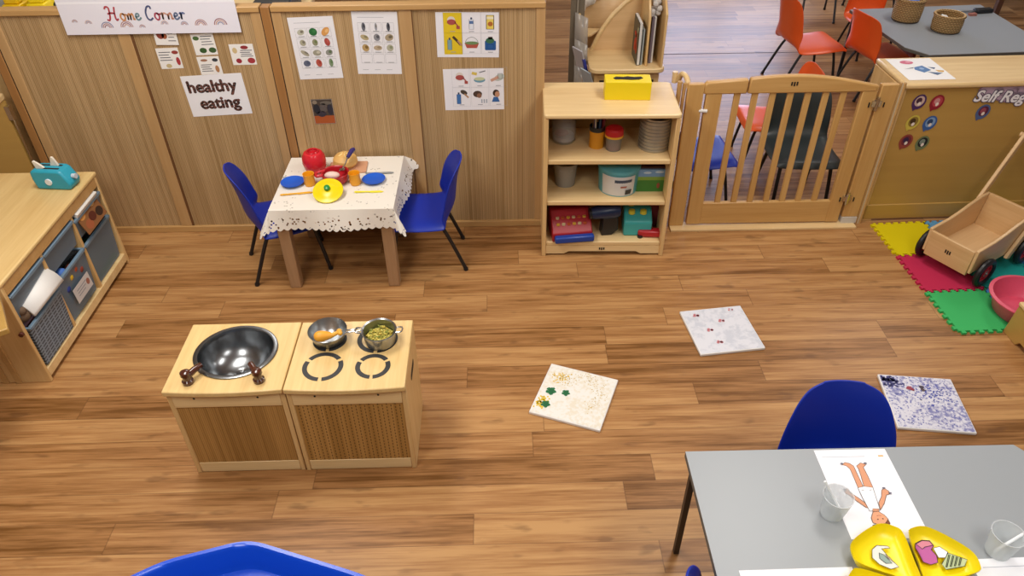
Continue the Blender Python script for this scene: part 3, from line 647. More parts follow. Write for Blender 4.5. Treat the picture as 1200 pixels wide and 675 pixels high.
lb.use(plain('#3c4a5e', .5)).grid(lambda u, v: ((.1028+.0035*v)*math.cos(-1.9+u*.85), (.1028+.0035*v)*math.sin(-1.9+u*.85), .076+v*.022), 8, 3).use(plain('#b06a5a', .5)).grid(lambda u, v: ((.1014+.0057*v)*math.cos(-1.6+u*.3), (.1014+.0057*v)*math.sin(-1.6+u*.3), .05+v*.014), 5, 3)
part(t, 'paper_label', lb, label='white label with dark print')
t = thing('picture_box', 'green and blue cardboard box at the right of the middle shelf', 'box', (.752, 3.33, z2), SR)
part(t, 'carton', B(plain('#3b7a2e', .5)).box(-.078, .078, -.06, .06, 0, .065).use(plain('#7fa03c', .5)).box(-.078, .078, -.06, .06, .065, .085).use(plain('#6f97c0', .5)).box(-.078, .078, -.06, .06, .085, .125), bev=0)
part(t, 'picture', B(plain('#8a4a34', .6)).prism(ell(.03, .035, .008, .016, 14), -.0615, -.06, 'xz').use(plain('#b9cbd8', .6)).prism(ell(-.03, .108, .02, .006, 14), -.0615, -.06, 'xz').prism(ell(.03, .112, .022, .006, 14), -.0615, -.06, 'xz'))
part(t, 'lid_flap', B(plain('#4a2a22', .6)).box(-.07, .07, -.05, .05, .1255, .135))
t = thing('toy_till', 'red toy till with a blue drawer on the bottom shelf', 'toy', (.345, 3.27, z3), .10)
part(t, 'body', B(plain('#9c1622', .4)).prism([(-.075, .0), (.075, 0), (.075, .13), (.03, .135), (-.06, .06), (-.075, .05)], -.105, .105, 'yz'), bev=.006)
part(t, 'drawer', B(plain('#1b3f94', .35)).box(-.095, .11, -.105, -.07, .006, .042), bev=.008, label='blue drawer')
for i in range(6):
    for j in range(2): part(t, 'button', B(plain(('#c89a3a', '#c9b48a', '#b5512e')[(i+j) % 3], .4)).lathe([(.002, 0), (.010, 0), (.009, .008), (.002, .009)], (-.07+i*.028, -.035+j*.028, .078+j*.022), n=12))
t = thing('toy_hairdryer', 'dark navy and black toy standing in the middle of the bottom shelf', 'toy', (.538, 3.27, z3), .1)
part(t, 'head', B(plain('#16294e', .35)).tube([(-.085, .0, .125), (-.05, 0, .13), (.03, 0, .135), (.06, 0, .135)], [.03, .036, .042, .034], 18))
part(t, 'handle', B('black').prism([(-.035, 0), (.02, 0), (.055, .03), (.05, .11), (-.03, .11)], -.03, .03, 'xz'), bev=.006)
part(t, 'nozzle', B('black').tube([(-.085, 0, .125), (-.1, 0, .124)], [.027, .03], 18))
t = thing('toy_telephone', 'turquoise toy with yellow buttons at the right of the bottom shelf', 'toy', (.70, 3.30, z3), -.05)
part(t, 'body', B(plain('#3aa3a2', .35)).prism([(-.07, 0), (.07, 0), (.07, .13), (.01, .13), (-.06, .09), (-.07, .08)], -.075, .07, 'yz'), bev=.008)
for x, y, z in ((-.035, -.02, .11), (.025, -.02, .11), (-.035, .03, .128)): part(t, 'button', B(plain('#cfc23a', .4)).lathe([(.002, 0), (.018, 0), (.016, .018), (.002, .02)], (x, y, z), n=16))
t = thing('toy_handset', 'red toy handset lying in front of the turquoise toy', 'toy', (.765, 3.235, z3), -.12)
part(t, 'grip', B(plain('#b01f28', .35)).prism([(-.07, -.02), (-.03, -.03), (.06, -.025), (.07, .02), (-.06, .015)], .004, .04), bev=.008)
part(t, 'mouthpiece', B('black').lathe([(.002, 0), (.014, 0), (.014, .012), (.002, .012)], (-.055, -.022, .0), n=14))
solo('play_book', 'dark red folded cloth standing behind the red handset', 'cloth', B(plain('#6a1820', .7)).box(-.03, .03, -.05, .05, 0, .16), (.79, 3.36, z3), (0, 0, -.1), bev=.012)

# ------------------------------------------------------------------ gate
GY = 3.445
t = thing('gate', 'low wooden gate with seven upright slats and an arched top', 'gate', (1.42, GY, 0))
def arch(x): return .80+.066*(1-((x-1.42)/.42)**2)
pts = [(1.20, .775)]+[(1.835, .775)]+[(1.835, .805)]+[(1.835-.045*i, .805+.06*math.sin(PI/2*min(1, i*.045/.42)) if i*.045 < .42 else .865-.012*((i*.045-.42)/.2)**2) for i in range(1, 15)]
part(t, 'top_rail', B('gate_x').prism(pts, GY-.016, GY+.016, 'xz'), bev=.007, w=True)
part(t, 'latch_rail', B('gate_x').prism([(.985, .775), (1.197, .775), (1.197, .848), (1.18, .85), (1.0, .838), (.985, .825)], GY-.017, GY+.017, 'xz'), bev=.008, w=True)
part(t, 'bottom_rail', B('gate_x').box(1.073, 1.77, GY-.013, GY+.013, .02, .152), bev=.004, w=True)
part(t, 'stile', B('gate').box(1.0, 1.078, GY-.014, GY+.014, .018, .80), bev=.004, w=True)
part(t, 'stile', B('gate').box(1.768, 1.84, GY-.014, GY+.014, .018, .805), bev=.004, w=True)
for i in range(7): part(t, 'slat', B('gate').box(1.155+i*.0875-.0155, 1.155+i*.0875+.0155, GY-.008, GY+.008, .15, .778), bev=.003, w=True)
part(t, 'latch', B('offwhite').tube([(.975, GY-.01, .69), (1.015, GY-.018, .69)], .009), w=True)
lg = B('dark')
for i in range(3): lg.box(1.403+i*.013, 1.411+i*.013, GY-.0175, GY-.0155, .815-.003*(i % 2), .834)
part(t, 'maker_mark', lg, w=True)
for z in (.155, .70):
    part(t, 'hinge', B('chrome').box(1.825, 1.872, GY-.024, GY-.010, z, z+.03).tube([(1.85, GY-.024, z-.02), (1.85, GY-.024, z+.05)], .008).use(M['dark']).box(1.812, 1.818, GY-.019, GY-.013, z-.005, z+.02).box(1.885, 1.891, GY-.019, GY-.013, z-.005, z+.02), w=True)
t = thing('gate_post', 'wide wooden post between the shelf unit and the gate', 'post', (.945, GY, 0))
part(t, 'upright', B('gate').box(.905, .985, GY-.016, GY+.016, .012, .83), bev=.005, w=True)
part(t, 'connector', B('birch').tube([(.868, GY+.13, .78), (.868, GY+.13, .835)], .014).tube(catmull([(.885, GY+.12, .79), (.893, GY+.10, .835), (.905, GY+.05, .84), (.915, GY, .80)], 5), .013), w=True)
part(t, 'hinge_rod', B('rail').tube([(.868, GY+.01, .02), (.868, GY+.01, .835)], .012).tube([(.892, GY+.01, .02), (.892, GY+.01, .825)], .009), w=True)
t = thing('gate_post', 'narrow wooden post between the gate and the golden plywood unit', 'post', (1.9, GY, 0))
part(t, 'upright', B('gate').box(1.854, 1.940, GY-.016, GY+.016, .05, .81), bev=.004, w=True)
part(t, 'foot', B(plain('#c9c4ba', .5)).box(1.856, 1.938, GY-.02, GY+.02, .012, .05), w=True, label='pale grey foot')
part(t, 'hinge_rod', B('rail').tube([(1.950, GY, .0), (1.950, GY, .815)], .008).tube([(1.968, GY-.004, .0), (1.968, GY-.004, .815)], .008), w=True)
part(t, 'hinge_strip', B(plain('#c9b694', .4)).box(1.953, 1.964, GY-.008, GY+.004, .0, .81), w=True)
t = thing('gate_threshold', 'pale wooden threshold strip on the floor under the gate', 'threshold', (1.42, 3.43, 0))
part(t, 'board', B('birch').box(.91, 1.93, 3.385, 3.47, 0, .012), bev=.002, w=True, label='pale strip')

# ------------------------------------------------------------------ golden plywood unit on the right with its sign
UR = math.radians(1.2); UX, UY = 1.978, 3.458
def UL(x, y, z): 
    c, s_ = math.cos(UR), math.sin(UR); return (UX+x*c-y*s_, UY+x*s_+y*c, z)
t = thing('play_unit', 'golden plywood storage unit at the right with stickers on its back', 'cabinet', (UX, UY, 0), UR)
part(t, 'back_panel', B('olive').box(.02, 1.5, .006, .02, .10, .775))
part(t, 'bottom_rail', B('olive').box(.0, 1.5, 0, .03, .012, .105), bev=.004)
part(t, 'top', B('birch').box(-.0, 1.52, -.012, .335, .775, .803), bev=.010)
part(t, 'side', B('birch_z').box(0, .02, 0, .33, 0, .775), bev=.003)
part(t, 'side', B('birch_z').box(1.5, 1.52, 0, .33, 0, .775), bev=.003)
part(t, 'shelf', B('birch').box(.02, 1.5, .03, .32, .38, .40))
part(t, 'foot', B('rail').box(0, .06, -.004, .03, 0, .012).box(1.4, 1.46, -.004, .03, 0, .012))
def sticker(x, z, c1, c2, c3, lb, rot=-.35, k=1.):
    s = Sheet(.001, .001, c1, .0008); pts = ell(0, 0, .034*k, .041*k, 18); pts[13] = (0, -.052*k)
    s.poly(pts, c1, 1); s.ell(0, .004, .024*k, .028*k, c2, 2); s.ell(-.004, .006, .014*k, .016*k, c3, 3); s.ell(.006, -.008, .008*k, .010*k, '#e8d9cf', 4)
    p = UL(x, .0045, z); pin('badge_sticker', lb, 'sticker', s, p[0], p[2], rot, p[1], 'badge stickers on the plywood unit', UR)
sticker(.104, .703, '#4b2f5e', '#c7a9a0', '#4a2c3c', 'purple oval badge sticker in the top row on the plywood unit')
sticker(.196, .698, '#8e2230', '#b5444c', '#c98a8c', 'red oval badge sticker in the top row on the plywood unit')
sticker(.108, .592, '#c9b54e', '#8d7436', '#4a3520', 'yellow oval badge sticker on the plywood unit')
sticker(.198, .586, '#3d5f9c', '#7f9cc4', '#33486c', 'blue oval badge sticker beside the yellow one')
sticker(.106, .486, '#93453a', '#6f2f38', '#3c2a4a', 'brown red oval badge sticker in the bottom row on the plywood unit')
sticker(.196, .474, '#6f7a55', '#232526', '#7d8a80', 'dark green oval badge sticker in the bottom row on the plywood unit')
sticker(.452, .640, '#50628e', '#5c2a44', '#9a4a58', 'blue and maroon badge sticker hanging below the lettered sign')
s = Sheet(.001, .001, '#9a7f9c', .001)
for x, y, rx, ry in ((-.08, .030, .06, .030), (.0, .034, .06, .034), (.085, .022, .075, .034), (.05, 0, .10, .026)): s.ell(x, y, rx+.008, ry+.008, '#8a6f86', 1); 
for x, y, rx, ry in ((-.08, .030, .06, .030), (.0, .034, .06, .034), (.085, .022, .075, .034), (.05, 0, .10, .026)): s.ell(x, y, rx, ry, '#b79fb4', 2)
s.text('Self Reg', -.155, -.028, .082, '#5d5468', 4, .0062, .22); s.text('Self Reg', -.155, -.028, .082, '#f0edf2', 6, .0022, .22)
p = UL(.53, .0035, .722); pin('lettered_sign', 'lilac cloud sign lettered Self Reg on the plywood unit', 'sign', s, p[0], p[2], -.045, p[1], None, UR)
s = Sheet(.235, .275, '#f0efee')
for pts, c in (([(-.02, .02), (.03, .04), (.05, -.02), (.0, -.05), (-.03, -.01)], '#5b7fae'), ([(-.08, .0), (-.02, .02), (-.03, .008)], '#3a4660'), ([(.02, -.04), (.09, -.06), (.05, -.085)], '#5f738f'), ([(.05, .02), (.07, -.01), (.085, .01)], '#46587c'), ([(.07, -.02), (.11, -.03), (.10, -.05), (.075, -.045)], '#d3a95c')): s.poly(pts, c, 2)
s.ell(-.03, .085, .034, .024, '#cf6f86', 2); s.ell(-.02, .09, .014, .009, '#e6a8b4', 3); s.ell(.01, .0, .012, .012, '#9ab4d6', 3)
lay('drawing', 'white sheet with a blue and pink drawing on the plywood unit', 'paper', s, 2.128, 3.635, .804, .02)

# ------------------------------------------------------------------ foam mats
def mat_edge(n=7, d=.016): 
    """jigsaw edge profile from 0 to 1"""
    o = []
    for i in range(n):
        a = i/n; w = 1/n
        o += [(a+.10*w, 0), (a+.02*w, d), (a+.55*w, d), (a+.47*w, 0)] if False else [(a+.25*w, 0), (a+.18*w, d), (a+.72*w, d), (a+.65*w, 0)]
    return o
def foam(x, y, c, lb, S=.293):
    pts = []
    for k, (ox, oy, ax, ay) in enumerate(((0, 0, 1, 0), (S, 0, 0, 1), (S, S, -1, 0), (0, S, 0, -1))):
        nx, ny = ay, -ax; pts.append((ox, oy))
        sg = 1 if k in (0, 3) else -1
        ph = 0
        for u, d in mat_edge(): 
            if sg < 0: d = -d
            pts.append((ox+ax*u*S+nx*d, oy+ay*u*S+ny*d))
    b = B(plain(c, .75, spec=.2)).prism(pts, 0, .011)
    solo('foam_mat', lb, 'mat', b, (x, y, .0005), (0, 0, math.radians(2.3)), group='foam mats', smooth=False)
foam(2.045, 3.128, '#d9c80c', 'yellow foam mat in front of the plywood unit'); foam(2.058, 2.826, '#c02d52', 'raspberry red foam mat beneath the trolley')
foam(2.071, 2.524, '#3fb364', 'bright green foam mat nearest the camera'); foam(2.347, 3.140, '#5f9bc4', 'light blue foam mat behind the trolley')
foam(2.360, 2.838, '#1f9a94', 'teal foam mat under the right side of the trolley'); foam(2.373, 2.536, '#4a8ed0', 'blue foam mat under the pink bowl')
foam(2.649, 3.152, '#c9bb14', 'yellow foam mat at the far right behind the trolley'); foam(2.662, 2.850, '#3a7fb5', 'mid blue foam mat at the right edge')

# ------------------------------------------------------------------ wooden trolley
t = thing('push_trolley', 'wooden push trolley with black wheels on the foam mats', 'trolley', (2.2485, 2.9865, .0115), math.radians(31.2))
WR = .078
side = [(-.085, .085), (.37, .085), (.37, .275), (.30, .272), (.22, .258), (.13, .236), (.05, .222), (-.085, .216)]
for sy in (-1, 1): part(t, 'side', B('trolley').prism(side, sy*.12-.008, sy*.12+.008, 'xz'), bev=.004)
part(t, 'front_board', B('trolley_in').box(-.09, -.074, -.112, .112, .07, .206), bev=.003)
part(t, 'back_board', B('trolley_in').prism([(.33, .09), (.346, .09), (.372, .275), (.356, .275)], -.112, .112, 'xz'), bev=.003)
part(t, 'bottom_board', B('trolley').box(-.075, .345, -.112, .112, .09, .10))
for x in (0, .35): part(t, 'axle', B('steel').tube([(x, -.16, WR), (x, .16, WR)], .006))
for x in (0, .35):
    part(t, 'axle_block', B('trolley').box(x-.025, x+.025, -.112, .112, .066, .09))
for x in (0, .35):
    for sy in (-1, 1):
        w_ = part(t, 'wheel', B('black').tube([(x+(WR-.016)*math.cos(2*PI*i/28), sy*.155, WR+(WR-.016)*math.sin(2*PI*i/28)) for i in range(28)], .016, 10, True))
        hb = B(plain('#b01d2c', .35)).tube([(x, sy*.147, WR), (x, sy*.163, WR)], .022, 16)
        for q in range(6): hb.tube([(x, sy*.155, WR), (x+(WR-.02)*math.cos(q*PI/3), sy*.155, WR+(WR-.02)*math.sin(q*PI/3))], .006, 6)
        hb.tube([(x+(WR-.03)*math.cos(2*PI*i/24), sy*.155, WR+(WR-.03)*math.sin(2*PI*i/24)) for i in range(24)], .006, 8, True)
        hb.use(M['chrome']).tube([(x, sy*.143, WR), (x, sy*.168, WR)], .006, 10); part(w_, 'hub', hb, label='red hub')
for sy in (-1, 1): part(t, 'handle_arm', B('trolley').prism([(.20, .075), (.235, .062), (.55, .545), (.52, .565)], sy*.138-.009, sy*.138+.009, 'xz'), bev=.004)
part(t, 'handle_bar', B('trolley').tube([(.528, -.16, .54), (.528, .16, .54)], .013))
lg = B('dark')
for i in range(3): lg.box(-.0915, -.0898, -.012+i*.011, -.005+i*.011, .132-.003*(i % 2), .15)
part(t, 'maker_mark', lg)

# ------------------------------------------------------------------ pink bowl, blue cup, wooden frame at the right edge
t = thing('washing_up_bowl', 'pink plastic bowl on the green and blue mats', 'bowl', (2.425, 2.640, .012))
part(t, 'body', B(plain('#d8506a', .4)).lathe([(.002, 0), (.12, 0), (.13, .010), (.156, .086), (.170, .090), (.170, .095), (.154, .097), (.126, .016), (.115, .007), (.002, .005)], n=48))
t = thing('toy_jug', 'blue plastic cup lying in the pink bowl', 'cup', (2.46, 2.625, .045))
t.rotation_euler = (.5, .3, 0)
part(t, 'body', B(plain('#2a4fd0', .35)).lathe([(.002, 0), (.038, 0), (.055, .06), (.06, .062), (.053, .064), (.036, .006), (.002, .004)], n=28))
part(t, 'handle', B(plain('#2a4fd0', .35)).tube(catmull([(-.05, 0, .055), (-.08, 0, .05), (-.08, 0, .02), (-.045, 0, .02)], 5), .007))
t = thing('wooden_rocker', 'pale wooden stool end with a notched foot at the right edge', 'stool', (2.28, 2.53, 0), math.radians(-89))
outl = [(0, 0), (.095, 0), (.115, .028), (.26, .028), (.28, 0), (.37, 0), (.355, .165), (.015, .165)]
part(t, 'end_panel', B('olive').prism(outl, 0, .018, 'xz'), bev=.003)
part(t, 'end_panel', B('olive').prism(outl, .28, .298, 'xz'), bev=.003)
part(t, 'seat', B('birch').box(.01, .36, -.004, .302, .165, .183), bev=.005)

# ------------------------------------------------------------------ canvases on the floor
s_can = [('white painted canvas with green blots and yellow smears', .280, 2.168, -21.3), ('white painted canvas with red blots on pale grey', .990, 2.566, 6.9), ('white painted canvas covered in blue speckles', 1.717, 2.089, -7.4)]
CS = .30
def canvas(i, surf):
    lb, x, y, deg = s_can[i]
    t = thing('canvas', lb, 'canvas', (x, y, .0), math.radians(deg), 'painted canvases on the floor')
    part(t, 'board', B('white').box(-CS/2, CS/2, -CS/2, CS/2, 0, .014), bev=.003)
    part(t, 'paint', surf, smooth=False)
def blot(s, cx, cy, r, c, l, seed):
    rnd = random.Random(seed); n = 14
    s.poly([(cx+r*(.7+.45*rnd.random())*math.cos(2*PI*i/n), cy+r*(.7+.45*rnd.random())*math.sin(2*PI*i/n)) for i in range(n)], c, l)
def surf(base): 
    s = Sheet(CS-.008, CS-.008, '#eceae4', .0005); s.use(base); s.mats[0] = base
    return s
def lift(s):
    for i, v in enumerate(s.v): s.v[i] = (v[0], v[1], v[2]+.0142)
    return s
s = surf(speckle('canvas_ochre_speckle', '#e9e7e0', '#d2b672', .30, 60.))
rnd = random.Random(3)
for i in range(150):
    a = -1.0+3.9*rnd.random(); r = .085+.016*rnd.gauss(0, 1); s.ell(.015+r*math.cos(a), .02+r*math.sin(a)*1.05, .0022, .0018, '#c9ab5c', 1+i % 2)
for i in range(60): s.ell(-.085+.02*rnd.gauss(0, 1), .08+.014*rnd.gauss(0, 1), .003, .003, '#dcb73e', 1+i % 2)
for i in range(60): s.ell(-.115+.014*rnd.gauss(0, 1), -.08+.018*rnd.gauss(0, 1), .004, .004, '#e3c02a', 1+i % 2)
for x, y, k in ((-.10, -.01, 1.15), (-.038, -.0, .9), (-.098, -.088, 1.0)):
    for q in range(5): blot(s, x+.011*k*math.cos(q*1.26), y+.012*k*math.sin(q*1.26), .009*k, '#2f7048', 3, q)
    blot(s, x, y, .010*k, '#2a6640', 4, 9)
canvas(0, lift(s))
s = surf(speckle('canvas_grey_speckle', '#dcdde4', '#a9b0be', .40, 42.))
for j, (x, y) in enumerate(((-.085, .108), (.02, .055), (-.055, .0), (-.04, -.085), (.09, .125))):
    for q in range(4): blot(s, x+.010*math.cos(q*1.9), y+.006*math.sin(q*1.9), .0075 if j < 4 else .005, '#c98086', 3, q+j)
canvas(1, lift(s))
s = surf(speckle('canvas_blue_speckle', '#dad9e4', '#4a4fa0', .75, 70.))
rnd = random.Random(5)
for i in range(260):
    x, y = rnd.uniform(-.14, .12), rnd.uniform(-.13, .14); r = rnd.uniform(.0012, .003)
    s.ell(x, y, r*1.3, r, '#5058a8', 1+i % 2)
for i in range(90): s.ell(max(-.138, -.11+.018*rnd.gauss(0, 1)), min(.138, .112+.014*rnd.gauss(0, 1)), .006, .005, '#4a4a7c', 1+i % 2)
for i in range(90): s.ell(min(.13, .04+.05*rnd.gauss(0, 1)), .05-.04*rnd.gauss(0, 1), .0035, .003, '#4a54aa', 1+i % 2)
blot(s, -.04, .075, .014, '#9a4a58', 3, 2); blot(s, -.03, .068, .008, '#8a3a48', 4, 4); blot(s, .01, .085, .011, '#4c4450', 3, 5); blot(s, .012, .07, .009, '#5a4c52', 4, 6)
canvas(2, lift(s))

# ------------------------------------------------------------------ play kitchen: sink unit and cooker unit
def kitchen(name, lb, x0, x1, front, dots):
    cx = (x0+x1)/2; w = (x1-x0)/2
    t = thing(name, lb, 'play kitchen', (cx, 1.975, 0), math.radians(.3))
    y0, y1, H = -.155, .175, .455
    part(t, 'side', B('birch_z').box(-w, -w+.018, y0, y1, 0, H-.02), bev=.003)
    sd = B('birch_z').box(w-.018, w, y0, y1, 0, H-.02)
    sd_o = part(t, 'side', sd, bev=.003)
    if dots: part(sd_o, 'hand_hole', B('dark').prism(rrect(-.03, .07, .335, .365, .014), w-.001, w+.0008, 'yz'))
    part(t, 'back', B('olive').box(-w+.018, w-.018, y1-.012, y1, .03, H-.02))
    part(t, 'front_panel', B(front).box(-w+.018, w-.018, y0+.004, y0+.014, .05, .375), smooth=False)
    part(t, 'plinth', B('birch').box(-w+.018, w-.018, y0+.002, y0+.018, .003, .055), bev=.002)
    hd = [(-w+.018, .36), (w-.018, .36), (w-.018, .425)]+[(w-.018-(2*w-.036)*i/14, .425+.014*math.sin(PI*i/14)) for i in range(1, 14)]+[(-w+.018, .425)]
    h_ = part(t, 'header', B('birch').prism([(a, min(b_, H-.021)) for a, b_ in hd], y0-.002, y0+.014, 'xz'), bev=.002)
    sc = B('dark')
    for x in (-.11, .11): sc.prism(ell(x, .405, .004, .004, 10), y0-.003, y0-.0018, 'xz')
    part(h_, 'screw', sc)
    return t, w, H
def top_with_hole(t, w, H, hole=None):
    bm_ = B('birch_y'); y0, y1 = -.172, .182
    nb = 12; fr = [(-w+2*w*i/nb, y0-.010*math.sin(PI*i/nb)) for i in range(nb+1)]
    if hole is None: bm_.prism(fr+[(w, y1), (-w, y1)], H-.022, H)
    else:
        hx, hy, hr, hr2 = hole; n = 48; ring = [(hx+hr*math.cos(2*PI*i/n), hy+hr2*math.sin(2*PI*i/n)) for i in range(n)]; out = []
        for i in range(n):
            c, s_ = math.cos(2*PI*i/n), math.sin(2*PI*i/n)
            k = min((w-hx)/c if c > 1e-9 else 1e9, (-w-hx)/c if c < -1e-9 else 1e9, (y1-hy)/s_ if s_ > 1e-9 else 1e9, (y0-.010-hy)/s_ if s_ < -1e-9 else 1e9)
            x_, y_ = hx+k*c, hy+k*s_
            if y_ < y0: y_ = y0-.010*math.sin(PI*(x_+w)/(2*w))
            out.append((x_, y_))
        for cxy in ((w, y1), (-w, y1), (-w, y0), (w, y0)):
            j = min(range(n), key=lambda i: (out[i][0]-cxy[0])**2+(out[i][1]-cxy[1])**2); out[j] = cxy
        vs = [(x, y, z) for z in (H-.022, H) for x, y in ring]+[(x, y, z) for z in (H-.022, H) for x, y in out]
        fs = []
        for i in range(n):
            j = (i+1) % n
            fs += [(n+i, n+j, 3*n+j, 3*n+i), (j, i, 2*n+i, 2*n+j), (i, j, n+j, n+i), (2*n+j, 2*n+i, 3*n+i, 3*n+j)]
        bm_.add(vs, fs)
    return part(t, 'top', bm_, bev=.004)
t, w, H = kitchen('play_sink', 'low wooden play sink unit with a round steel basin', -1.184, -.774, 'slat', False)
top_with_hole(t, w, H, (.0, .022, .132, .124))
rim = B('steel_dark').lathe([(.152, .003), (.150, .0055), (.134, .005), (.131, .0), (.124, -.035), (.10, -.072), (.065, -.092), (.03, -.099), (.002, -.10)], (0, .022, H), n=56, sy=.94)
bo = part(t, 'basin', B('steel_dark').grid(lambda u, v: ((lambda r, z: (r*math.cos(2*PI*u), .022+r*.94*math.sin(2*PI*u), H+z))(*([(.148, .001), (.1485, .0045), (.143, .006), (.134, .0055), (.131, .0), (.128, -.012), (.121, -.035), (.108, -.06), (.088, -.082), (.062, -.096), (.03, -.1025), (.001, -.104)][int(round(v*11))]))), 56, 12, True), solid=.0015, label='steel basin')
for sx in (-1, 1):
    tp = part(t, 'tap', B('tap').lathe([(.002, 0), (.019, 0), (.02, .012), (.014, .018), (.014, .034), (.018, .038), (.017, .05), (.010, .054), (.002, .055)], (sx*.122-.002, -.128, H), n=20), label='glossy brown tap')
    x0 = sx*.122-.002
    part(tp, 'spout', B('tap').tube([(x0, -.128, H+.028), (x0-sx*.02, -.10, H+.034), (x0-sx*.036, -.076, H+.034)], [.013, .012, .010], 12))
t, w, H = kitchen('play_cooker', 'low wooden play cooker unit with four painted rings', -.770, -.352, 'slatdash', True)
top_with_hole(t, w, H)
def ring(x, y, r):
    b = B('burner')
    for k in range(3):
        a0 = PI/2+k*2*PI/3-PI/3+.10; a1 = a0+2*PI/3-.20; n = 14
        outer = [(x+r*math.cos(a0+(a1-a0)*i/n), y+r*math.sin(a0+(a1-a0)*i/n)) for i in range(n+1)]
        inner = [(x+(r-.017)*math.cos(a1-(a1-a0)*i/n), y+(r-.017)*math.sin(a1-(a1-a0)*i/n)) for i in range(n+1)]
        b.prism(outer+inner, H-.0005, H+.0012)
    return b
for x, y, r in ((-.09, -.062, .072), (.087, -.066, .062), (-.088, .078, .062), (.087, .076, .074)): part(t, 'burner_ring', ring(x, y, r), smooth=False)
CX, CY = -.561, 1.975
t = thing('frying_pan', 'small steel pan holding an orange toy drumstick on the cooker', 'pan', (CX-.090, CY+.076, H+.0012))
part(t, 'bowl', B('steel').lathe([(.002, 0), (.045, 0), (.055, .008), (.068, .048), (.071, .05), (.069, .052), (.052, .01), (.043, .003), (.002, .002)], n=40))
part(t, 'handle', B('chrome').tube(catmull([(.066, -.012, .046), (.09, -.014, .05), (.125, -.010, .052), (.13, -.004, .052), (.125, .002, .052), (.09, -.002, .05), (.066, -.0, .046)], 4), .003, 8))
t = thing('toy_drumstick', 'orange toy chicken drumstick lying in the steel pan', 'toy food', (CX-.092, CY+.066, H+.014), .12)
part(t, 'meat', B(plain('#e7a02c', .45)).tube(catmull([(-.046, 0, .012), (-.03, 0, .016), (-.005, 0, .018), (.018, 0, .017)], 5), [.006, .012, .016, .0185, .02, .021, .021, .021, .02, .019, .0175, .016, .014, .012, .010, .009], 14))
part(t, 'bone', B(plain('#eaa93a', .45)).tube([(.015, 0, .017), (.04, .006, .022)], [.009, .007], 10).ball((.044, .012, .024), .010, .009, .009).ball((.047, .0, .023), .010, .009, .009))
t = thing('saucepan', 'steel colander pot filled with yellow green pasta on the cooker', 'pot', (CX+.100, CY+.062, H+.0012))
part(t, 'bowl', B('steel').lathe([(.002, 0), (.05, 0), (.055, .006), (.060, .055), (.064, .058), (.062, .061), (.057, .057), (.052, .008), (.002, .004)], n=40))
for sx in (-1, 1): part(t, 'handle', B('chrome').tube(catmull([(sx*.058, -.014, .054), (sx*.082, -.012, .058), (sx*.082, .012, .058), (sx*.058, .014, .054)], 5), .003, 8))
b = B(plain('#b8a94e', .6)); rnd = random.Random(11); ms = [plain(c, .6) for c in ('#c9b750', '#a8a048', '#8c9440', '#d6c568', '#b59b3c')]
for i in range(150):
    a = rnd.random()*6.28; r = .046*math.sqrt(rnd.random()); x, y, z = r*math.cos(a), r*math.sin(a), .026+.010*rnd.random(); q = rnd.random()*6.28
    b.use(ms[i % 5]).tube([(x-.005*math.cos(q), y-.005*math.sin(q), z), (x+.005*math.cos(q), y+.005*math.sin(q), z+.003*rnd.random())], .0025, 6)
b.use(ms[1]).lathe([(.002, .008), (.049, .008), (.051, .026), (.002, .028)], n=24)
pz = solo('toy_pasta', 'yellow green toy pasta filling the steel pot', 'toy food', b, (CX+.100, CY+.062, H+.0012)); pz['kind'] = 'stuff'

# ------------------------------------------------------------------ tray cabinet at the left
t = thing('tray_cabinet', 'birch cabinet of six grey trays at the left wall', 'cabinet', (-2.2, 2.765, 0))
XF = -1.97; XB = -2.43; Y0, Y1 = 2.322, 3.207
part(t, 'top', B('birch_y').box(XB-.01, XF+.004, Y0-.004, Y1+.008, .513, .532), bev=.006, w=True)
part(t, 'top_rail', B('rail').box(XF-.02, XF, Y0+.018, Y1-.018, .465, .512), bev=.002, w=True)
part(t, 'side', B('birch_z').box(XB, XF, Y0, Y0+.018, 0, .513), bev=.003, w=True)
part(t, 'side', B('birch_z').box(XB, XF, Y1-.018, Y1, 0, .513), bev=.003, w=True)
for y in (2.618, 2.908): part(t, 'partition', B('birch_z').box(XB, XF-.004, y-.009, y+.009, .06, .513), w=True)
part(t, 'bottom_rail', B('birch').box(XB, XF, Y0+.018, Y1-.018, .022, .064), bev=.002, w=True)
part(t, 'back', B('olive').box(XB, XB+.012, Y0, Y1, .02, .513), w=True)
for x in (-2.105, -2.16): part(t, 'batten', B('rail').box(x-.012, x+.012, Y0-.008, Y0, 0, .5), bev=.002, w=True)
part(t, 'peg', B(plain('#5a2a1c', .5)).tube([(XF-.012, Y0-.012, .28), (XF-.012, Y0+.004, .28)], .010), w=True)
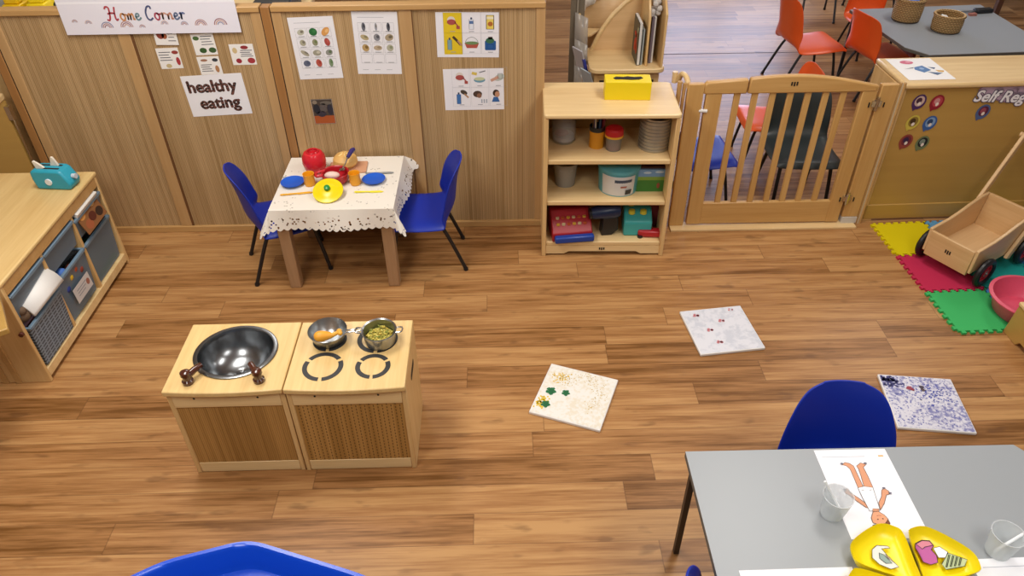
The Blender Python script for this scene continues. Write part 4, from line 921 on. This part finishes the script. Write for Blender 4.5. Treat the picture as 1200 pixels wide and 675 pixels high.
def tray(lb, yc, z0, z1, w=.268, mat='traygrey', pull=0.):
    x1 = XF-.006+pull; x0 = x1-.40; y0, y1 = yc-w/2, yc+w/2; th = .004; k = .012
    t = thing('storage_tray', lb, 'tray', (x1-.2, yc, z0), 0, 'trays in the tray cabinet')
    def wall(b):
        o0 = [(x0+k, y0+k), (x1-k, y0+k), (x1-k, y1-k), (x0+k, y1-k)]; o1 = [(x0, y0), (x1, y0), (x1, y1), (x0, y1)]
        vs = [(a, c, z0) for a, c in o0]+[(a, c, z1) for a, c in o1]
        b.add(vs, [(0, 1, 2, 3)]+[(i, (i+1) % 4, 4+(i+1) % 4, 4+i) for i in range(4)])
    b = B(mat); wall(b); part(t, 'tub', b, solid=th, w=True, smooth=False)
    r = B(plain('#6f879b', .35)); e = .009
    r.box(x0-.002, x1+e, y0-.004, y0+.006, z1-.006, z1+.004).box(x0-.002, x1+e, y1-.006, y1+.004, z1-.006, z1+.004).box(x1-.006, x1+e, y0, y1, z1-.010, z1+.004).box(x0-.002, x0+.006, y0, y1, z1-.006, z1+.004)
    part(t, 'rim', r, bev=.002, w=True)
    return t
YA, YB, YC = 2.48, 2.763, 3.048
tray('grey tray in the top of the near bay under white paper', YA, .335, .450)
tray('empty grey tray in the top of the middle bay', YB, .335, .450)
tray('grey tray in the top of the far bay holding a magazine', YC, .335, .435, pull=.0)
tray('grey slotted basket in the bottom of the near bay', YA, .072, .285, mat='slotted', pull=.012)
craft_tray = tray('grey tray of craft things in the bottom of the middle bay', YB, .072, .300)
tray('grey tray with something green inside in the bottom of the far bay', YC, .072, .300)
def loose(name, lb, cat, b, loc, rot=(0, 0, 0), **k): return solo(name, lb, cat, b, loc, rot, **k)
loose('paper_sheet', 'white paper sticking out of the near grey basket', 'paper', B('white').grid(lambda u, v: (-.045+.09*u, -.10+.22*v, .012*math.sin(u*3)), 8, 2), (-1.975, 2.50, .35), (.14, math.radians(52), .0), solid=.012)
loose('cloth_bundle', 'dull pink cloth bundle in the near slotted basket', 'cloth', B(plain('#8c6a78', .8)).ball((0, 0, 0), .06, .08, .05), (-2.05, 2.43, .225))
loose('toy_purse', 'small patterned bag at the far end of the near slotted basket', 'bag', B(plain('#57607c', .7)).ball((0, 0, 0), .04, .035, .05).use(plain('#b59a66', .7)).ball((.02, .0, .02), .022, .024, .02), (-2.03, 2.555, .26))
loose('brown_bear', 'small brown toy beside the white paper in the near bay', 'toy', B(plain('#6a5440', .8)).ball((0, 0, 0), .03, .035, .03).ball((.01, -.01, .03), .02, .02, .02), (-2.0, 2.395, .318))
s = Sheet(.20, .13, '#8a5c38', .004)
for i, (x, y, c) in enumerate(((-.06, .02, '#c78a4a'), (.0, -.02, '#5a2c20'), (.05, .03, '#d0a060'), (.06, -.03, '#3c2a20'), (-.05, -.035, '#a05a3a'))): s.ell(x, y, .03, .022, c, 1+i % 3)
o = lay('magazine', 'brown picture magazine propped in the top of the far bay', 'magazine', s, -1.972, 3.045, .405); o.rotation_euler = (PI/2, 0, PI/2)
o.rotation_euler = (Matrix.Rotation(PI/2, 4, 'Z') @ Matrix.Rotation(math.radians(70), 4, 'X')).to_euler()
loose('paper_stack', 'white folded papers on top of the magazine in the far bay', 'paper', B('offwhite').prism(rrect(-.03, .03, -.10, .11, .004), 0, .022), (-1.995, 3.04, .447), (0, .35, 0), bev=.003)
loose('green_card', 'green card lying in the bottom tray of the far bay', 'card', B(plain('#2c6a54', .5)).box(-.15, .15, -.10, .10, 0, .11), (-2.137, 3.05, .08), (0, 0, 0), bev=.003)
for i, (dy, dz, c, lb) in enumerate(((-.07, .10, '#2c3f8c', 'blue'), (-.02, .13, '#d8b32a', 'yellow'), (.03, .14, '#b0502c', 'orange'), (.07, .11, '#8a3a2c', 'dark red'), (-.045, .17, '#3f6ab5', 'light blue'))):
    loose('craft_pompom', lb+' craft ball in the bottom tray of the middle bay', 'craft ball', B(plain(c, .7)).ball((0, 0, 0), .026, .028, .026), (-2.000, YB+dy, .118+dz), group='craft balls in the tray')
s = Sheet(.15, .075, '#c9c4c2', .001)
for i in range(3): s.rect(-.05, .04-.012*i, .014-.014*i, .018-.014*i, '#8a8c96', 1)
s.ell(.05, .0, .014, .016, '#a06858', 1)
o = part(craft_tray, 'card_label', s, smooth=False, label='pale printed card label'); o.location = Vector((-1.9655, YB+.005, .17))-craft_tray.location; o.rotation_euler = (Matrix.Rotation(PI/2, 4, 'Z') @ Matrix.Rotation(PI/2-.05, 4, 'X')).to_euler()
t = thing('toy_toaster', 'turquoise toy toaster with two slices on the tray cabinet', 'toaster', (-2.085, 3.085, .532), math.radians(-6))
tp = B(plain('#2a9db5', .4))
tp.prism([(-.075, 0), (.085, 0), (.098, .03), (.07, .088), (.055, .098), (-.07, .098), (-.085, .085), (-.085, .05)], -.042, .042, 'xz')
part(t, 'body', tp, bev=.010)
part(t, 'slot', B('dark').box(-.055, .05, -.022, -.010, .0975, .0985).box(-.055, .05, .010, .022, .0975, .0985))
part(t, 'dial', B(plain('#dfe3e6', .4)).prism(ell(-.005, .042, .016, .016, 20), -.048, -.04, 'xz'), bev=.002, label='white dial')
part(t, 'lever', B(plain('#cfd8e2', .4)).tube([(.088, 0, .055), (.108, 0, .055)], [.010, .013], 14), label='pale lever')
tri = [(-.022, 0), (.022, 0), (.012, .03), (.002, .05), (-.006, .05)]
for dx, dy, rr, lb in ((-.035, -.016, -.5, 'left white toy toast slice sticking out of the toaster'), (.012, .016, .05, 'right white toy toast slice sticking out of the toaster')):
    b = B(plain('#e6dccb', .6)).prism(tri, -.005, .005, 'xz'); c, s_ = math.cos(math.radians(-6)), math.sin(math.radians(-6))
    solo('toast_slice', lb, 'toy food', b, (-2.085+dx*c-dy*s_, 3.085+dx*s_+dy*c, .624), (0, rr, math.radians(-6)), group='toast slices', bev=.002)
# corner of the wooden table at the left edge
t = thing('wooden_table', 'corner of a golden wooden table at the left edge', 'table', (-2.25, 1.85, 0))
cn = [(-1.803, 2.065), (-1.946, 2.275), (-2.50, 1.93), (-2.36, 1.70)]
part(t, 'tabletop', B('olive').prism(cn, .505, .53), bev=.004, w=True)
part(t, 'pedestal', B('olive').box(-2.40, -2.30, 1.93, 2.03, .03, .505).box(-2.5, -2.2, 1.85, 2.1, 0, .03), bev=.004, w=True)

# ------------------------------------------------------------------ grey table in front, with its drawings and painting things
GZ = .555
t = thing('grey_table', 'grey topped table at the lower right with drawings on it', 'table', (1.02, 1.02, 0))
part(t, 'tabletop', B('greytop').prism([(.521, .62), (1.48, .62), (1.52, .66), (1.52, 1.385), (1.493, 1.42), (.521, 1.42)], GZ-.004, GZ), w=True, smooth=False)
part(t, 'edging', B('edge').prism([(.521, .62), (1.48, .62), (1.52, .66), (1.52, 1.385), (1.493, 1.42), (.521, 1.42)], GZ-.022, GZ-.004), w=True, smooth=False)
for x, y, bx, by in ((.548, 1.395, .566, 1.44), (1.48, 1.39, 1.50, 1.44), (.55, .66, .55, .63), (1.47, .66, 1.48, .63)):
    part(t, 'leg', B(plain('#2e2420', .5)).tube([(x, y, GZ-.022), (bx, by, 0)], .0125, 4), w=True)
part(t, 'frame', B(plain('#2e2420', .5)).box(.54, 1.48, 1.375, 1.395, GZ-.06, GZ-.022)  .box(.54, 1.48, .645, .665, GZ-.06, GZ-.022).box(.54, .56, .66, 1.38, GZ-.06, GZ-.022).box(1.46, 1.48, .66, 1.38, GZ-.06, GZ-.022), w=True)
s = Sheet(.21, .297, '#eeeef4', .0004)
sk = '#d79a78'; ink = '#3c2c28'
fig = [('legL', sk, [(-.042, .094), (-.030, .102), (-.018, .098), (-.010, .089), (-.010, .052), (-.010, .018), (-.026, .009), (-.025, .042), (-.024, .077), (-.030, .089)]),
       ('legR', sk, [(-.002, .088), (.014, .099), (.028, .093), (.016, .083), (.017, .049), (.016, .013), (-.008, .017), (-.003, .049), (.000, .078)]),
       ('armL', sk, [(-.068, .006), (-.057, .011), (-.054, -.002), (-.038, -.021), (-.024, -.039), (-.022, -.055), (-.029, -.052), (-.046, -.032), (-.059, -.011), (-.067, -.006)]),
       ('armR', sk, [(.036, .003), (.046, .009), (.054, .0), (.055, -.010), (.043, -.013), (.026, -.040), (.007, -.061), (.011, -.038), (.027, -.018)]),
       ('torso', '#f4f3f6', [(-.027, .012), (-.008, .017), (.015, .012), (.005, -.062), (-.024, -.064), (-.027, -.019)]),
       ('neck', sk, [(-.013, -.057), (.004, -.058), (-.001, -.069), (-.017, -.066)]),
       ('hair', '#7a4a34', [(-.019, -.107), (.002, -.104), (.015, -.091), (.015, -.104), (-.006, -.123), (-.028, -.122), (-.034, -.108)]),
       ('head', '#dc9f7c', [(-.017, -.068), (-.002, -.066), (.010, -.078), (.015, -.091), (.002, -.104), (-.019, -.107), (-.030, -.101), (-.029, -.086)])]
for i, (n_, c, pts) in enumerate(fig): s.poly(pts, c, 1+i); s.line(pts, .0013, ink, 2+i, True)
for x, y in ((-.042, .096), (.026, .096), (-.066, .006), (.044, .009), (.055, -.008)): s.ell(x, y, .0045, .003, '#6a6a78', 10)
s.line([(-.02, .004), (-.014, .003)], .0012, ink, 9); s.line([(.002, .003), (.008, .004)], .0012, ink, 9)
s.ell(-.013, -.091, .0022, .0016, ink, 10); s.ell(.001, -.090, .0022, .0016, ink, 10); s.line([(-.012, -.081), (-.006, -.079), (.0, -.081)], .001, '#8a3c34', 10)
s.rect(-.09, .035, .121, .1235, '#c3c4cc', 1); s.rect(.075, .09, .120, .126, '#d9b47c', 1)
lay('drawing', 'white sheet with an upside-down body drawing on the grey table', 'paper', s, 1.003, 1.2655, GZ+.0002)
s = Sheet(.29, .11, '#f0f0f5', .0004); lay('drawing', 'blank white sheet at the bottom edge of the grey table', 'paper', s, .725, .982, GZ+.0002, .01)
s = Sheet(.29, .11, '#eef0f6', .0004); s.rect(-.12, .06, .03, .032, '#b9bcc8', 1)
lay('drawing', 'white sheet at the right edge under the right frosted cup', 'paper', s, 1.32, 1.0, GZ+.0002, .02)
def frosted(x, y, lb, stick, lbs):
    t = thing('paint_cup', lb, 'cup', (x, y, GZ+.0016), 0, 'frosted cups on the grey table')
    part(t, 'body', B('frosted').lathe([(.002, 0), (.028, 0), (.030, .004), (.039, .078), (.0405, .080), (.038, .080), (.028, .005), (.002, .003)], n=36))
    b = B(plain('#eceff2', .4)).tube(stick, .0038, 10)
    solo('glue_spreader', lbs, 'stick', b, (x, y, GZ+.0016), group='white sticks in the frosted cups')
frosted(.872, 1.196, 'frosted plastic cup beside the body drawing', [(.014, -.008, .028), (-.036, .024, .110)], 'white stick leaning in the cup beside the body drawing')
frosted(1.258, 1.072, 'frosted plastic cup at the right edge by the yellow tray', [(-.022, -.012, .02), (.066, .008, .098)], 'white stick leaning in the right edge cup')
# segmented tray
TX, TY = 1.010, .957
t = thing('serving_tray', 'yellow flower-shaped tray with five scalloped compartments', 'tray', (TX, TY, GZ+.0012))
ym = plain('#f0d908', .36)
for k in range(5):
    a = math.radians(84+36+72*k); r0, r1, hw_ = .014, .190, math.radians(35.3)
    out = [(r0, 0.), (r1*.4, -hw_*.93), (r1*.78, -hw_*.95), (r1*.90, -hw_*.82), (r1*.98, -hw_*.42), (r1*.98, hw_*.42), (r1*.90, hw_*.82), (r1*.78, hw_*.95), (r1*.4, hw_*.93)]
    loop = catmull([(r*math.cos(a+q), r*math.sin(a+q), 0) for r, q in out], 5, True); n = len(loop)
    cen = Vector((.108*math.cos(a), .108*math.sin(a), 0))
    rows = [(1.0, .034), (.99, .038), (.965, .034), (.90, .018), (.78, .010), (.6, .007), (.3, .006), (.02, .005)]
    rows_out = [(1.0, .034), (.84, .006), (.72, .0), (.02, .0)]
    b = B(ym); vs = []; fs = []
    for kf, z in rows: vs += [tuple(cen+(p-cen)*kf+Vector((0, 0, z))) for p in loop]
    for i in range(len(rows)-1):
        for j in range(n): fs.append((i*n+j, i*n+(j+1) % n, (i+1)*n+(j+1) % n, (i+1)*n+j))
    o_ = len(vs)
    for kf, z in rows_out: vs += [tuple(cen+(p-cen)*kf+Vector((0, 0, z))) for p in loop]
    for i in range(len(rows_out)-1):
        for j in range(n): fs.append((o_+i*n+(j+1) % n, o_+i*n+j, o_+(i+1)*n+j, o_+(i+1)*n+(j+1) % n))
    b.add(vs, fs); part(t, 'compartment', b, ang=1.0)
def cutout(name, lb, polys, z, tilt=(0, 0)):
    cx = sum(p[0] for p in polys[0][0])/len(polys[0][0]); cy = sum(p[1] for p in polys[0][0])/len(polys[0][0])
    s = Sheet(.001, .001, polys[0][1], .0006)
    for i, (pts, c) in enumerate(polys):
        q = [(x-cx, y-cy) for x, y in pts]; s.poly(q, c, 1+2*i); s.line(q, .0016, '#2c2826', 2+2*i, True)
    o = lay(name, lb, 'cut-out', s, cx, cy, z); o.rotation_euler = (tilt[0], tilt[1], 0); return s
Z0 = GZ+.016
cutout('paper_cutout', 'white dolphin-like paper cut-out in the left compartment of the yellow tray', [([(.931, 1.076), (.948, 1.088), (.975, 1.085), (.979, 1.079), (.956, 1.078), (.965, 1.053), (.974, 1.036), (.979, 1.026), (.957, 1.020), (.933, 1.034), (.922, 1.053)], '#dfe0d8'), ([(.945, 1.066), (.955, 1.06), (.966, 1.036), (.950, 1.036), (.940, 1.05)], '#8fa59c'), ([(.958, 1.062), (.966, 1.052), (.972, 1.038), (.962, 1.05)], '#dcc4a0')], Z0)
cutout('paper_cutout', 'pink garment paper cut-out in the right compartment of the yellow tray', [([(1.050, 1.091), (1.070, 1.100), (1.090, 1.098), (1.094, 1.083), (1.082, 1.072), (1.088, 1.054), (1.082, 1.035), (1.062, 1.030), (1.046, 1.038), (1.046, 1.060), (1.044, 1.078)], '#b85f9c'), ([(1.05, 1.089), (1.07, 1.098), (1.088, 1.096), (1.092, 1.084), (1.07, 1.08), (1.06, 1.074)], '#cf8496')], Z0)
cutout('paper_cutout', 'white shirt paper cut-out beside the pink one', [([(1.088, 1.075), (1.106, 1.079), (1.120, 1.063), (1.107, 1.047), (1.089, 1.048)], '#eef0f4')], Z0+.002)
sh = [(1.119, 1.060), (1.158, 1.040), (1.143, 1.022), (1.092, 1.014), (1.088, 1.029)]
cutout('paper_cutout', 'green checked shorts paper cut-out in the yellow tray', [(sh, '#b9c79a')]+[([(1.094+.011*i, 1.020+.001*i), (1.097+.011*i, 1.020+.001*i), (1.121+.008*i, 1.054-.0035*i), (1.118+.008*i, 1.055-.0035*i)], '#8da276') for i in range(4)], Z0+.003)
cutout('paper_cutout', 'pale striped paper cut-out in the lowest left compartment', [([(.872, 1.010), (.884, 1.022), (.897, 1.018), (.895, 1.004), (.876, .996)], '#d9cf8a'), ([(.880, 1.0), (.884, 1.0), (.890, 1.018), (.886, 1.019)], '#3f4a3a')], Z0)

# ------------------------------------------------------------------ blue water tray at the bottom edge
t = thing('water_tray', 'big blue plastic water tray at the bottom edge', 'tray', (-.70, .75, 0))
base = [(-.715, 1.196), (-.40, 1.088), (-.16, .98), (-.12, .62), (-.30, .30), (-.70, .20), (-1.12, .30), (-1.30, .62), (-1.24, .90), (-1.10, 1.03), (-.93, 1.135)]
def rounded(pts, r, k=5):
    o = []; n = len(pts)
    for i in range(n):
        p = Vector(pts[i]); a = Vector(pts[i-1]); c = Vector(pts[(i+1) % n])
        d0 = min(r, (a-p).length*.45); d1 = min(r, (c-p).length*.45); q0 = p+(a-p).normalized()*d0; q1 = p+(c-p).normalized()*d1
        for j in range(k+1):
            u = j/k; o.append(tuple(q0*(1-u)**2+p*2*u*(1-u)+q1*u*u))
    return o
lp = [Vector((*p, 0)) for p in rounded(base, .05)]; n = len(lp); cen = Vector((-.70, .70, 0))
rows = [(.995, .425), (1.0, .475), (1.0, .497), (.990, .506), (.968, .506), (.955, .498), (.935, .44), (.92, .425), (.5, .42), (.01, .42)]
vs = []; fs = []
for kf, z in rows: vs += [tuple(cen+(p-cen)*kf+Vector((0, 0, z))) for p in lp]
for i in range(len(rows)-1):
    for j in range(n): fs.append((i*n+j, i*n+(j+1) % n, (i+1)*n+(j+1) % n, (i+1)*n+j))
o_ = len(vs)
for kf, z in ((.995, .425), (.94, .405), (.01, .405)): vs += [tuple(cen+(p-cen)*kf+Vector((0, 0, z))) for p in lp]
for i in range(2):
    for j in range(n): fs.append((o_+i*n+(j+1) % n, o_+i*n+j, o_+(i+1)*n+j, o_+(i+1)*n+(j+1) % n))
b = B('bluetray').add(vs, fs); part(t, 'basin', b, w=True, ang=.9)
for x, y in ((-.62, .98), (-.30, .88), (-.38, .42), (-1.0, .42), (-1.05, .85)): part(t, 'leg', B('tube').tube([(x, y, 0), (x, y, .41)], .014), w=True)

# ------------------------------------------------------------------ beyond the gate: far table, baskets, book unit
FZ = .49
t = thing('grey_table', 'grey topped table beyond the gate with two baskets on it', 'table', (3.1, 5.15, 0))
q = [(2.66, 4.64), (3.57, 4.86), (3.56, 5.60), (2.565, 5.52)]
q = [(2.565, 5.52), (2.64, 4.76), (2.74, 4.62), (3.58, 4.66), (3.56, 5.585)]
part(t, 'tabletop', B('greytop').prism(q, FZ-.004, FZ), w=True, smooth=False)
part(t, 'edging', B('edge').prism(q, FZ-.022, FZ-.004), w=True, smooth=False)
for x, y in ((2.60, 5.50), (3.52, 5.54), (2.74, 4.70), (3.52, 4.72)): part(t, 'leg', B('tube').tube([(x, y, FZ-.022), (x, y, 0)], .013), w=True)
part(t, 'frame', B(plain('#5a1a14', .5)).box(2.70, 2.72, 4.74, 5.46, FZ-.07, FZ-.022).box(2.70, 3.5, 5.44, 5.46, FZ-.07, FZ-.022), w=True)
def basket(x, y, r, h, lb):
    t = thing('wicker_basket', lb, 'basket', (x, y, FZ), 0, 'wicker baskets')
    part(t, 'weave', B('wicker').lathe([(.002, 0), (r*.86, 0), (r*.95, h*.1), (r*1.0, h*.55), (r*.98, h), (r*.90, h), (r*.9, h*.2), (.002, h*.15)], n=40))
    part(t, 'rim', B('wicker').tube([(r*.95*math.cos(2*PI*i/32), r*.95*math.sin(2*PI*i/32), h) for i in range(32)], .010, 8, True))
    part(t, 'base_ring', B(plain('#3c3228', .7)).tube([(r*.88*math.cos(2*PI*i/32), r*.88*math.sin(2*PI*i/32), .006) for i in range(32)], .006, 6, True))
basket(2.865, 5.28, .098, .15, 'taller wicker basket on the far grey table holding something blue')
basket(3.045, 5.06, .098, .105, 'lower wicker basket on the far grey table')
solo('toy_block', 'bright blue thing inside the taller wicker basket', 'toy', B(plain('#2b62c4', .5)).ball((0, 0, 0), .05, .045, .035), (2.875, 5.27, FZ+.125))
solo('paper_scrap', 'scrap of white paper in the lower wicker basket', 'paper', B('white').box(-.03, .03, -.025, .025, 0, .01), (3.03, 5.08, FZ+.075), (.5, .3, .4), bev=.003)
t = thing('hole_punch', 'black handled tool lying on the far grey table', 'tool', (3.42, 5.40, FZ), .12)
part(t, 'handle', B('black').box(.0, .13, -.028, .028, 0, .03), bev=.008)
part(t, 'jaw', B('steel').tube([(0, 0, .012), (-.06, .012, .012), (-.11, .03, .012)], .008).tube([(0, 0, .012), (-.06, -.03, .012)], .010).use(plain('#a86a5c', .5)).box(-.07, -.02, -.06, -.03, 0, .016))
t = thing('wooden_table', 'table with a thick brown leg at the top right edge', 'table', (4.7, 7.1, 0))
part(t, 'leg', B('brownleg').tube([(4.50, 6.80, 0), (4.56, 6.86, .62)], .032, 4), w=True)
part(t, 'leg', B('brownleg').tube([(5.3, 6.80, 0), (5.24, 6.86, .62)], .032, 4), w=True)
part(t, 'leg', B('brownleg').tube([(4.50, 7.6, 0), (4.56, 7.54, .62)], .032, 4), w=True)
part(t, 'leg', B('brownleg').tube([(5.3, 7.6, 0), (5.24, 7.54, .62)], .032, 4), w=True)
part(t, 'tabletop', B('brownleg').box(4.45, 5.35, 6.75, 7.65, .62, .65), w=True)
# book unit
BZ = .66; by = 4.06
t = thing('book_unit', 'birch book stand with curved dividers behind the shelf unit', 'bookcase', (.72, 4.25, 0))
part(t, 'shelf_board', B('birch').prism(rrect(.50, .925, 4.045, 4.40, .05), BZ-.028, BZ), bev=.006, w=True)
part(t, 'carcass', B('birch_z').box(.53, .90, 4.09, 4.38, .05, BZ-.028).use(M['dark']).box(.56, .87, 4.085, 4.09, .10, BZ-.08), bev=0, w=True)
part(t, 'plinth', B('birch_z').box(.54, .89, 4.10, 4.37, 0, .05), w=True)
arcp = [(.505, .595), (.528, .64), (.563, .722), (.598, .791), (.652, .868), (.719, .934), (.80, .99), (.905, 1.04)]
part(t, 'back', B('trolley').prism(arcp+[(.905, .60)], 4.345, 4.36, 'xz'), w=True)
part(t, 'curved_rail', B('birch').tube([(x, 4.35, z) for x, z in arcp], .013, 8), w=True)
rp = [(4.06, BZ), (4.35, BZ), (4.35, 1.10), (4.19, 1.06), (4.06, .955)]
part(t, 'divider', B('birch_z').prism(rp, .895, .908, 'yz'), bev=.003, w=True)
part(t, 'divider', B('birch_z').prism([(4.09, BZ), (4.35, BZ), (4.35, 1.10), (4.16, 1.02), (4.10, .93)], .812, .825, 'yz'), bev=.003, w=True)
part(t, 'sloping_board', B('trolley').add([(.462, 4.44, .56), (.82, 4.42, .56), (.86, 4.56, 1.12), (.47, 4.60, 1.14)], [(0, 1, 2, 3)]), solid=.014, w=True)
part(t, 'corner_shelf', B('birch').prism([(.458, 4.34), (.53, 4.362), (.60, 4.46), (.458, 4.48)], .735, .75), bev=.003, w=True)
part(t, 'side_rail', B('birch').tube([(.455, 4.32, .845), (.512, 4.33, .585)], .012), w=True)
part(t, 'side_rail', B('birch').tube([(.455, 4.32, .845), (.46, 4.62, 1.1)], .010), w=True)
t = thing('picture_book', 'dark picture book with a red figure standing in the book stand', 'book', (.76, 4.20, BZ))
part(t, 'cover', B(plain('#2c3430', .35)).box(.765, .785, 4.10, 4.28, BZ, BZ+.235), bev=.002, w=True)
part(t, 'pages', B('offwhite').box(.768, .782, 4.099, 4.275, BZ+.004, BZ+.238), w=True)
b = B(paper('#c0442e'))
for yy, zz, ry, rz in ((4.17, .11, .020, .05), (4.19, .15, .035, .014), (4.15, .08, .018, .03), (4.205, .085, .014, .035)): b.prism(ell(yy, BZ+zz, ry, rz, 14), .7635, .765, 'yz')
b.use(paper('#b9b48a')).prism(ell(4.13, BZ+.19, .012, .018, 12), .7635, .765, 'yz'); part(t, 'cover_picture', b, w=True, label='red figure')
t = thing('picture_book', 'pale thin book behind the dark one in the book stand', 'book', (.80, 4.2, BZ))
part(t, 'cover', B(plain('#9fa6a4', .4)).box(.790, .800, 4.11, 4.27, BZ, BZ+.20), w=True); part(t, 'pages', B(plain('#d8b63a', .5)).box(.8002, .803, 4.12, 4.26, BZ+.002, BZ+.08), w=True)
t = thing('picture_book', 'purple grey book in the right slot of the book stand', 'book', (.85, 4.25, BZ))
part(t, 'cover', B(plain('#6f6570', .4)).box(.838, .852, 4.13, 4.33, BZ, BZ+.26), w=True); part(t, 'pages', B('offwhite').box(.8525, .862, 4.135, 4.325, BZ+.002, BZ+.258), w=True)
rnd = random.Random(4); b = B(plain('#d9d4cf', .3, alpha=.8))
for i in range(14): b.ball((.855+.03*rnd.uniform(-1, 1), 4.20+.05*rnd.uniform(-1, 1), BZ+.29+.04*rnd.uniform(-1, 1)), .018, .02, .018, 7, 5)
b.box(.842, .868, 4.17, 4.23, BZ+.25, BZ+.29)
solo('plastic_bag', 'crumpled clear plastic bag on the books in the right slot', 'bag', b, smooth=False)
# clear pocket hanger and cards left of the book unit
t = thing('pocket_hanger', 'grey brown hanging strip of clear pockets left of the book stand', 'hanger', (.42, 4.35, 0))
part(t, 'strip', B(plain('#6e6353', .6)).box(.405, .485, 4.345, 4.36, .0, 1.12), w=True)
part(t, 'edge_strip', B(plain('#958b7c', .5)).box(.44, .448, 4.335, 4.345, .0, 1.12).use(M['chrome']).tube([(.43, 4.335, .98), (.43, 4.34, .98)], .012), w=True)
for i, (z, y) in enumerate(((.80, 4.30), (.66, 4.26), (.52, 4.22), (.40, 4.20))):
    part(t, 'pocket', B(plain('#b8b1a8', .2, alpha=.55)).add([(.43, y, z-.09), (.50, y-.05, z-.12), (.50, y-.02, z+.07), (.43, y+.03, z+.09)], [(0, 1, 2, 3)]), solid=.003, w=True)
for i, (x, y, z, c, lb) in enumerate(((.455, 4.20, .66, '#b3b1b6', 'grey card with a blue bar in the clear pocket'), (.50, 4.13, .56, '#a9b4bc', 'pale card at the bottom of the clear pockets'))):
    b = B(plain(c, .5)).box(-.004, .004, -.05, .05, -.07, .07)
    if i == 0: b.use(plain('#2c3c9c', .5)).box(-.006, .006, -.055, -.035, -.06, .02)
    solo('pocket_card', lb, 'card', b, (x, y, z), (0, -.3, .5))
solo('fabric_drape', 'white cloth hanging at the back left of the book stand', 'cloth', B('white').grid(lambda u, v: (.47+.13*u+.008*math.sin(u*14), 4.50+.010*math.cos(u*14)-.02*v, 1.10-.17*v-.10*v*(1-u)), 16, 6), solid=.004)

# ------------------------------------------------------------------ light
def area(name, loc, rot, sx, sy, power, col):
    l = bpy.data.lights.new(name, 'AREA'); l.shape = 'RECTANGLE'; l.size = sx; l.size_y = sy; l.energy = power; l.color = col
    o = bpy.data.objects.new(name, l); COL.objects.link(o); o.location = loc; o.rotation_euler = rot; return o
WARM = (1., .965, .91)
for i, (x, y, p) in enumerate(((-1.3, .3, 38), (1.4, .3, 32), (-1.3, 2.4, 43), (1.3, 2.55, 34), (-1.4, 5.2, 20), (3.3, 5.0, 26))):
    area('ceiling_lamp', (x, y, 2.76), (0, 0, 0), .6, 1.2, p, WARM)
w = bpy.data.worlds.new('world'); scene.world = w; w.use_nodes = True
w.node_tree.nodes['Background'].inputs[0].default_value = (.95, .97, 1., 1); w.node_tree.nodes['Background'].inputs[1].default_value = .15

# ------------------------------------------------------------------ camera
f = 875.; yaw, pit, rol = [math.radians(a) for a in (.635, 38.245, .693)]
fwd = Vector((math.sin(yaw)*math.cos(pit), math.cos(yaw)*math.cos(pit), -math.sin(pit))); rt = Vector((math.cos(yaw), -math.sin(yaw), 0)); dn = fwd.cross(rt)
r2 = rt*math.cos(rol)+dn*math.sin(rol); d2 = dn*math.cos(rol)-rt*math.sin(rol)
cam = bpy.data.cameras.new('camera'); cam.sensor_width = 36; cam.sensor_fit = 'HORIZONTAL'; cam.lens = 36*f/1200; cam.clip_start = .05
co = bpy.data.objects.new('camera', cam); COL.objects.link(co)
m = Matrix((r2, -d2, -fwd)).transposed().to_4x4(); m.translation = (0, 0, 2.3); co.matrix_world = m
scene.camera = co
vs_ = scene.view_settings; vs_.view_transform = 'Standard'; vs_.look = 'None'; vs_.exposure = 0.0; vs_.gamma = 1.; vs_.use_curve_mapping = False
